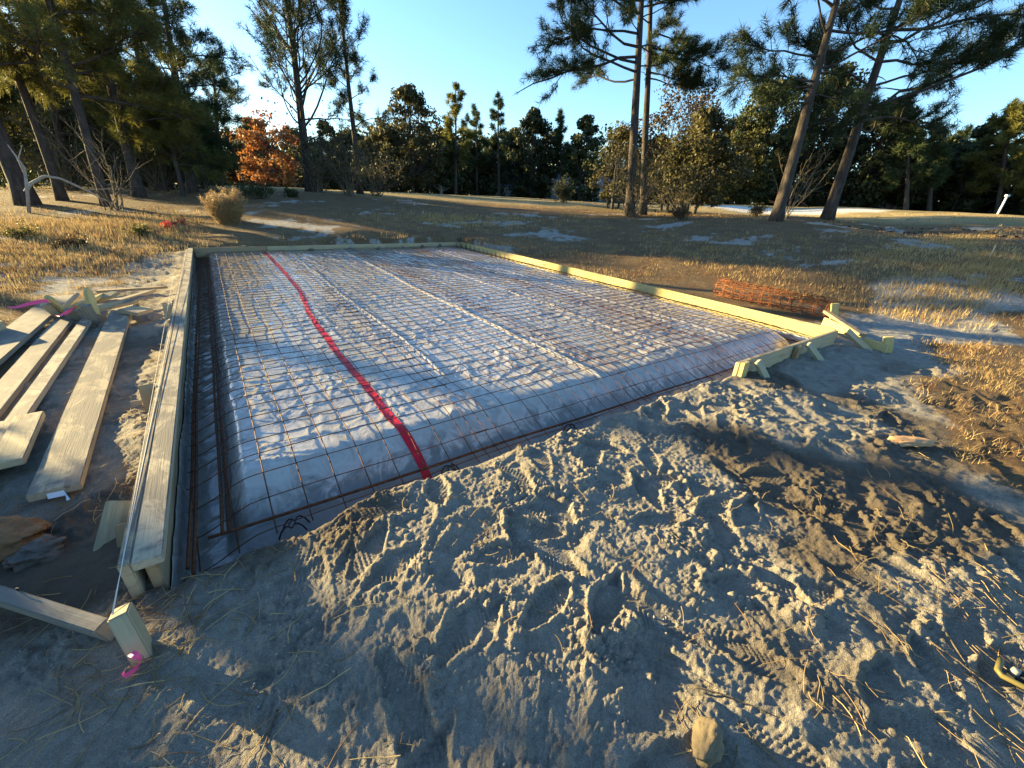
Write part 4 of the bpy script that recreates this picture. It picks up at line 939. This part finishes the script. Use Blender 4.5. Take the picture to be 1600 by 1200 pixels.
# fallen pale branch
P0 = at(40, 300, 17); P0[2] = hz(P0[0], P0[1])
e = empty('fallen_branch', P0, 'pale bare fallen branch arching over the ground at the left', 'branch')
pts = [at(x, y, 17+dd) for x, y, dd in ((40, 300, 0), (48, 287, 0), (70, 275, 0), (95, 279, .1), (130, 295, .2), (160, 310, .3), (190, 324, .4))]
pts = np.array([np.array([np.interp(u, range(7), [q[i] for q in pts]) for i in range(3)]) for u in np.linspace(0, 6, 30)])
link('limb', tubemesh('limb', pts-P0, np.linspace(.045, .015, 30), 7), DEADW, e)
q0 = pts[20]; Q = np.array([q0, at(165, 295, 17.3), at(190, 296, 17.4), at(210, 298, 17.6)]); link('twig', tubemesh('twig', Q-P0, [.014, .012, .009, .004], 5), DEADW, e)
Q = np.array([pts[8], pts[8]+[0, 0, .16]]); link('twig', tubemesh('twig', Q-P0, [.012, .006], 5), DEADW, e)
p = at(38, 314, 17); p[2] = hz(p[0], p[1]); e = empty('sapling', p, 'thin pale leaning sapling before the forked trunk', 'tree')
g = G(); T_ = np.array([p, at(42, 290, 17), at(38, 262, 17), at(12, 226, 17.1)]); g.add(*tube(T_-p, [.04, .035, .03, .012], 6)); T_ = np.array([at(40, 275, 17), at(28, 250, 17), at(35, 226, 17)]); g.add(*tube(T_-p, [.022, .016, .006], 5)); link('trunk', g.mesh('trunk'), DEADW, e)

# pines to the left, beyond the picture's edge, that throw the long shadows over the yard
for k, (az, D, s) in enumerate([(-1.14, 26, 1.0), (-1.22, 34, .9), (-1.40, 20, .9)]):
    x = CP[0]+D*sin(az+YAW); y = CP[1]+D*cos(az+YAW); b0 = np.array([x, y, hz(x, y)])
    pine('pine_tree', b0, b0+[.4, .2, 15*s], .2, .45, 22, 3.0, ['first', 'second', 'third'][k]+' pine beyond the left edge of the photo, shading the yard', 700+k, group='pines beyond the left edge', nl=.3, tn=9, wd=.03)

for k, (x, y, H, wdt, lab) in enumerate([(-6.6, 6.35, 4.4, 2.1, 'bushy evergreen beyond the left edge of the photo, shading the near corner'), (-8.7, 4.9, 4.4, 2.2, 'second bushy evergreen beyond the left edge, nearer the viewer')]):
    b0 = np.array([x, y, hz(x, y)]); broad('evergreen_shrub', b0, 3.6, 2.0-.1*k, lab, 710+k, OAK, nclump=80, nleaf=70, lsize=.26, trunk=.07, low=.02, group='evergreen shrubs beyond the left edge')
# ================================================================== FAR THINGS
b0 = G0(905, 309, 57); e = empty('house', b0, 'low pale house half hidden behind the trees left of the twin pines', 'house')
ax = np.array([RT[0], RT[1], 0]); ax /= np.linalg.norm(ax); ay = np.array([-ax[1], ax[0], 0])
def bxm(name, c, sx, sy, sz_, mat, par, roof=0):
    V = []
    for z in (0, sz_):
        for a, b2 in ((-1, -1), (1, -1), (1, 1), (-1, 1)): V.append(c+ax*a*sx/2+ay*b2*sy/2+[0, 0, z])
    F = [(0, 3, 2, 1), (0, 1, 5, 4), (1, 2, 6, 5), (2, 3, 7, 6), (3, 0, 4, 7), (4, 5, 6, 7)]
    return link(name, mesh(name, V, F, False), mat, par)
hw = flat('house_wall', (.55, .60, .66), .8, .1); hr = flat('house_roof', (.22, .26, .30), .8, .15); hg = flat('window_glass', (.03, .035, .04), .15, .2); wh = flat('white_paint', (.72, .72, .70), .6, .08)
O = np.zeros(3)
bxm('wall', O, 9, 5, 2.2, hw, e)
V = [ax*a*4.8+ay*b2*2.9+[0, 0, 2.2+.003] for a, b2 in ((-1, -1), (1, -1), (1, 1), (-1, 1))]+[ax*-4.8+[0, 0, 3.5], ax*4.8+[0, 0, 3.5]]
link('roof', mesh('roof', [V[0], V[1], V[5], V[4], V[2], V[3]], [(0, 1, 2, 3), (4, 5, 3, 2), (0, 5, 4, 1)], False), hr, e)
for a in (-2.6, 1.2): bxm('window', ax*a-ay*2.52+[0, 0, .9], 1.1, .08, .9, hg, e)
bxm('door', ax*-.6-ay*2.52, .9, .08, 1.9, wh, e)
b0 = G0(792, 305, 58); e = empty('shed', b0, 'dim blue-roofed shed deep in the far trees', 'shed')
bxm('wall', O, 4, 3, 1.6, hw, e); bxm('roof', O+[0, 0, 1.6], 4.6, 3.6, .25, flat('blue_roof', (.16, .20, .34), .6, .1), e)
b0 = G0(1558, 336, 44); e = empty('sign_post', b0, 'white post leaning at the edge of the green on the right', 'post')
T_ = onplane(1574, 306, b0)-b0; link('pole', tubemesh('pole', np.array([O-[0, 0, .2], T_]), .055, 8), wh, e); bxm('head', T_-[0, 0, .05], .2, .14, .12, wh, e)
for px, py, D, tx, ty, r, lab in ((1549, 397, 13.5, 1556, 383, .014, 'short wooden survey stake in the meadow on the right'), (1132, 358, 16, 1135, 343, .012, 'thin pale survey stake left of the leaning pines')):
    b0 = G0(px, py, D); T_ = onplane(tx, ty, b0)-b0; o = link('survey_stake', tubemesh('survey_stake', np.array([O-[0, 0, .1], T_*.5, T_]), [r, r, r*.8], 4), W_PALE, None, b0); tagit(o, lab, 'stake')
# birds feeding on the shaded grass
g = G(); V = IV
bm = bmesh.new(); bmesh.ops.create_uvsphere(bm, u_segments=10, v_segments=7, radius=1); SV = np.array([v.co[:] for v in bm.verts]); SF = [[v.index for v in f.verts] for f in bm.faces]; bm.free()
SF3 = np.array([[f[0], f[i], f[i+1]] for f in SF for i in range(1, len(f)-1)])
body = SV*[.13, .06, .065]; body[:, 2] += .12+.25*np.clip(body[:, 0], -1, 1)*.5; g.add(body, SF3)
g.add(SV*[.042, .034, .036]+[.13, 0, .175], SF3); g.add(*tube(np.array([[.165, 0, .175], [.205, 0, .168]]), [.012, .002], 5))
g.add(*tube(np.array([[-.1, 0, .115], [-.2, 0, .09], [-.27, 0, .08]]), [.03, .028, .02], 5))
for s in (-1, 1): g.add(*tube(np.array([[0, .025*s, .08], [.01, .025*s, 0]]), [.006, .005], 4))
bme = g.mesh('bird'); bmt = flat('black_feathers', (.012, .012, .014), .5, .3)
bp = [(1370, 354), (1369, 362), (1376, 359), (1344, 366), (1391, 359), (1396, 361), (1394, 364), (1391, 367), (1411, 368), (1418, 369), (1426, 370), (1416, 357), (1425, 358), (1440, 359), (1439, 364), (1456, 359), (1475, 365), (1488, 365), (1488, 370), (1505, 361), (1513, 361), (1522, 362), (1520, 370), (1541, 364), (1536, 369), (1544, 367), (1552, 367), (1557, 372), (1568, 372), (1587, 373), (1461, 375), (1325, 359), (1338, 359), (1272, 368), (1282, 370), (1310, 372)]
rg = R(55)
for k, (px, py) in enumerate(bp):
    D = None
    for dd in np.linspace(19, 40, 140):
        q = at(px, py, dd)
        if q[2] < hz(q[0], q[1]): D = dd; break
    D = min(D or 26, 30); q = G0(px, py, D); o = link('bird', bme, bmt, None, q); o.rotation_euler = (0, 0, rg.uniform(0, 6.3)); s = rg.uniform(.85, 1.15)*.34; o.scale = (s, s, s)
    tagit(o, 'small black bird feeding on the shaded grass at the right', 'bird', 'flock of black birds')

# ================================================================== GRASS, WEEDS, STRAW
GT = tintmat('dry_grass', .8, .25)
PAL = np.array([(.44, .315, .135), (.37, .25, .11), (.28, .165, .075), (.19, .125, .055), (.12, .08, .038), (.24, .11, .05), (.54, .39, .18)])
def blades(x, y, z, n, h, wd, rg, w, spread, lean=.5, one=False):
    """n blades at each point"""
    m = len(x); X = np.repeat(x, n)+rg.normal(0, 1, m*n)*np.repeat(spread, n); Y = np.repeat(y, n)+rg.normal(0, 1, m*n)*np.repeat(spread, n); Z = np.repeat(z, n)
    hh_ = np.repeat(h, n)*rg.uniform(.5, 1.2, m*n); a = rg.uniform(0, 2*pi, m*n); l = rg.uniform(.05, 1, m*n)*lean*hh_; a2 = rg.uniform(0, 2*pi, m*n); ww = np.repeat(wd, n)
    B = np.stack([X, Y, Z-.01], 1); s = np.stack([np.cos(a2), np.sin(a2), a2*0], 1)*ww[:, None]; tip = B+np.stack([np.cos(a)*l, np.sin(a)*l, hh_], 1)
    mid = B+np.stack([np.cos(a)*l*.35, np.sin(a)*l*.35, hh_*.6], 1)
    if one:
        V = np.stack([B-s, B+s, tip], 1).reshape(-1, 3); c = np.repeat(np.repeat(PAL[rg.choice(len(PAL), m, p=w)], n, 0)*rg.uniform(.7, 1.25, (m*n, 1)), 3, 0)
        return V, np.arange(3*m*n).reshape(-1, 3), c
    V = np.stack([B-s, B+s, mid+s*.7, mid-s*.7, tip], 1).reshape(-1, 3)
    k = np.arange(m*n)[:, None]*5; F = np.concatenate([k+[0, 1, 2], k+[0, 2, 3], k+[3, 2, 4]])
    c = np.repeat(PAL[rg.choice(len(PAL), m, p=w)], n, 0)*rg.uniform(.7, 1.25, (m*n, 1)); c = np.repeat(c, 5, 0)
    return V, F, c
rg = R(61); N = 30000
D = np.exp(rg.uniform(math.log(6.0), math.log(34), N)); az = rg.uniform(-1.0, .98, N); x = CP[0]+D*np.sin(az+YAW); y = CP[1]+D*np.cos(az+YAW)
den = (1-patches(x, y))*(1-sandzone(x, y)); cl = sst(-.25, .45, fbm(x*.5, y*.8, 3, 150))
kp = (rg.rand(N) < den*(.35+.65*cl)) & ~((x > -.15) & (x < 6.2) & (y > -.1) & (y < 9.3)); x, y, D, cl = x[kp], y[kp], D[kp], cl[kp]
kp = ~((x > 6.1) & (x < 8.6) & (y > .0) & (y < 3.2)); x, y, D, cl = x[kp], y[kp], D[kp], cl[kp]
g = G(); V, F, c = blades(x, y, Hfar(x, y), 7, (.025+.065*cl*rg.rand(len(x))), .0016+.00032*D, rg, [.20, .27, .27, .06, .02, .12, .06], .03+.004*D, one=True); g.add(V, F, c)
# strip of taller gold grass behind the form and on the right
for n_b, cx, cy, sx, sy, hgt_ in ((5200, .8, 12.0, 4.2, 1.0, .15), (2000, -3.2, 9.0, 1.6, .9, .10), (900, -2.9, 7.0, 1.0, .8, .1), (1500, 11.4, -.1, 2.0, .35, .13), (500, 9.2, 3.8, 1.2, 1.0, .1), (1400, 14.5, 1.2, 4, .4, .10)):
    xx = cx+rg.normal(0, sx, n_b); yy = cy+rg.normal(0, sy, n_b); kk = ~((xx > -.15) & (xx < 8.7) & (yy < 9.3)) & (patches(xx, yy) < .7); xx, yy = xx[kk], yy[kk]
    dd = np.hypot(xx-CP[0], yy-CP[1]); V, F, c = blades(xx, yy, Hfar(xx, yy), 8, hgt_*rg.uniform(.5, 1.1, len(xx)), .0014+.0003*dd, rg, [.40, .22, .1, .03, .0, .05, .2], .03+.003*dd, one=True); g.add(V, F, c)
# dry clumps in the right foreground corner
xx = rg.uniform(3.2, 8, 1700); yy = rg.uniform(-2.6, -.4, 1700); kk = (sandzone(xx, yy) < .55) & (noise(xx*1.6, yy*1.6, 151)+.6*noise(xx*5, yy*5, 152) > -.12); xx, yy = xx[kk], yy[kk]; zz = Hground(xx, yy)
V, F, c = blades(xx, yy, zz, 8, rg.uniform(.02, .085, len(xx)), np.full(len(xx), .0015), rg, [.35, .25, .12, .05, .0, .05, .18], np.full(len(xx), .035), 1.6); g.add(V, F, c)
o = link('dry_grass', g.mesh('dry_grass', False), GT); tagit(o, 'dry golden and olive grass over the meadow around the form', 'grass', kind='stuff')
# straw, pine needles and stems lying on the sand
rg = R(62); g = G(); strands = []
spots = [(160, 420, 60, .9), (60, 430, 60, .9), (500, 900, 20, .4), (900, 900, 24, .6), (1300, 900, 26, .5), (250, 1010, 70, .16), (60, 1060, 60, .3), (170, 1090, 60, .25), (330, 1160, 30, .15), (70, 640, 60, .3), (120, 760, 50, .25), (20, 760, 40, .15), (290, 960, 14, .05), (780, 850, 10, .1), (1480, 930, 50, .25), (1540, 1100, 50, .2),
         (1250, 1100, 14, .2), (700, 1100, 14, .3), (1120, 1180, 10, .06), (240, 560, 40, .3), (190, 640, 60, .25), (1420, 700, 20, .1), (1330, 760, 10, .2), (450, 830, 12, .1), (800, 700, 10, .2), (1050, 980, 14, .3), (140, 560, 40, .3)]
for px, py, n, sp_ in spots:
    c0 = on(px, py, .04)
    X = c0[0]+rg.normal(0, sp_, n); Y = c0[1]+rg.normal(0, sp_, n)
    for k in range(n):
        a = rg.uniform(0, 2*pi); L = rg.uniform(.04, .16); u = np.linspace(-.5, .5, 5); cu_ = rg.normal(0, .35)
        strands.append(np.stack([X[k]+L*(u*cos(a)-cu_*u*u*sin(a)), Y[k]+L*(u*sin(a)+cu_*u*u*cos(a))], 1))
SZ = np.array(strands); zz = Hground(SZ[..., 0].ravel(), SZ[..., 1].ravel()).reshape(-1, 5); u = np.linspace(0, 1, 5)
for k in range(len(SZ)):
    if zz[k].min() < -.08: continue
    z_ = np.maximum(zz[k], zz[k].mean()-.004)+.004+abs(rg.normal(0, .012))*u
    g.add(*tube(np.concatenate([SZ[k], z_[:, None]], 1), .0010+.0006*rg.rand(), 3, False), c=PAL[rg.choice([0, 1, 2, 6, 6])]*rg.uniform(.6, 1.2))
o = link('straw_litter', g.mesh('straw_litter'), GT); tagit(o, 'loose straw and dead stems scattered on the sand', 'straw', kind='stuff')
# single twigs
for k, (a, b2, bend, lab) in enumerate([((1080, 1072), (1205, 1118), .03, 'thin curved twig on the sand right of the stone'), ((430, 1100), (395, 1200), .01, 'dark twig on the shaded sand at the bottom left'), ((1455, 1000), (1590, 1090), .02, 'brown stem lying on the sand toward the tool'), ((1480, 985), (1600, 1180), .03, 'long reddish stem at the lower right corner')]):
    A = on(*a, .1); B = on(*b2, .1); u = np.linspace(0, 1, 12)[:, None]; P = A+(B-A)*u; P[:, :2] += (np.array([-(B-A)[1], (B-A)[0]])*bend*4*(u*(1-u))); P[:, 2] = Hground(P[:, 0], P[:, 1]); P[:, 2] = np.maximum(P[:, 2], np.linspace(P[0, 2], P[-1, 2], 12))+.004
    o = link('twig', tubemesh('twig', P-P[0], np.linspace(.0035, .0015, 12), 5), TW, None, P[0]); tagit(o, lab, 'twig')
# red-leaved seedlings
RED = leafmat('red_leaves', (.55, .03, .04), (.4, .05, .05), .4)
for k, (px, py, D, H, lab) in enumerate([(262, 352, 13.2, .2, 'small red-leaved seedling in the grass, left of the pair'), (282, 352, 13.4, .25, 'small red-leaved seedling nearer the dry bush')]):
    brush('seedling', G0(px, py, D), H, .22, 7, lab, 640+k, None, .006, 'seedling', 'red seedlings', RED, 7)
for k, (px, py, D, H, lab) in enumerate([(100, 352, 11.5, .25, 'rusty red weeds in the left grass'), (215, 350, 12.5, .3, 'yellow green weed left of the red seedlings'), (12, 326, 12.8, .3, 'yellowish weeds at the foot of the forked trunk')]):
    brush('weed', G0(px, py, D), H, .8, 26, lab, 650+k, None, .006, 'weed', None, (RUST, YEL, YEL)[k], 9)
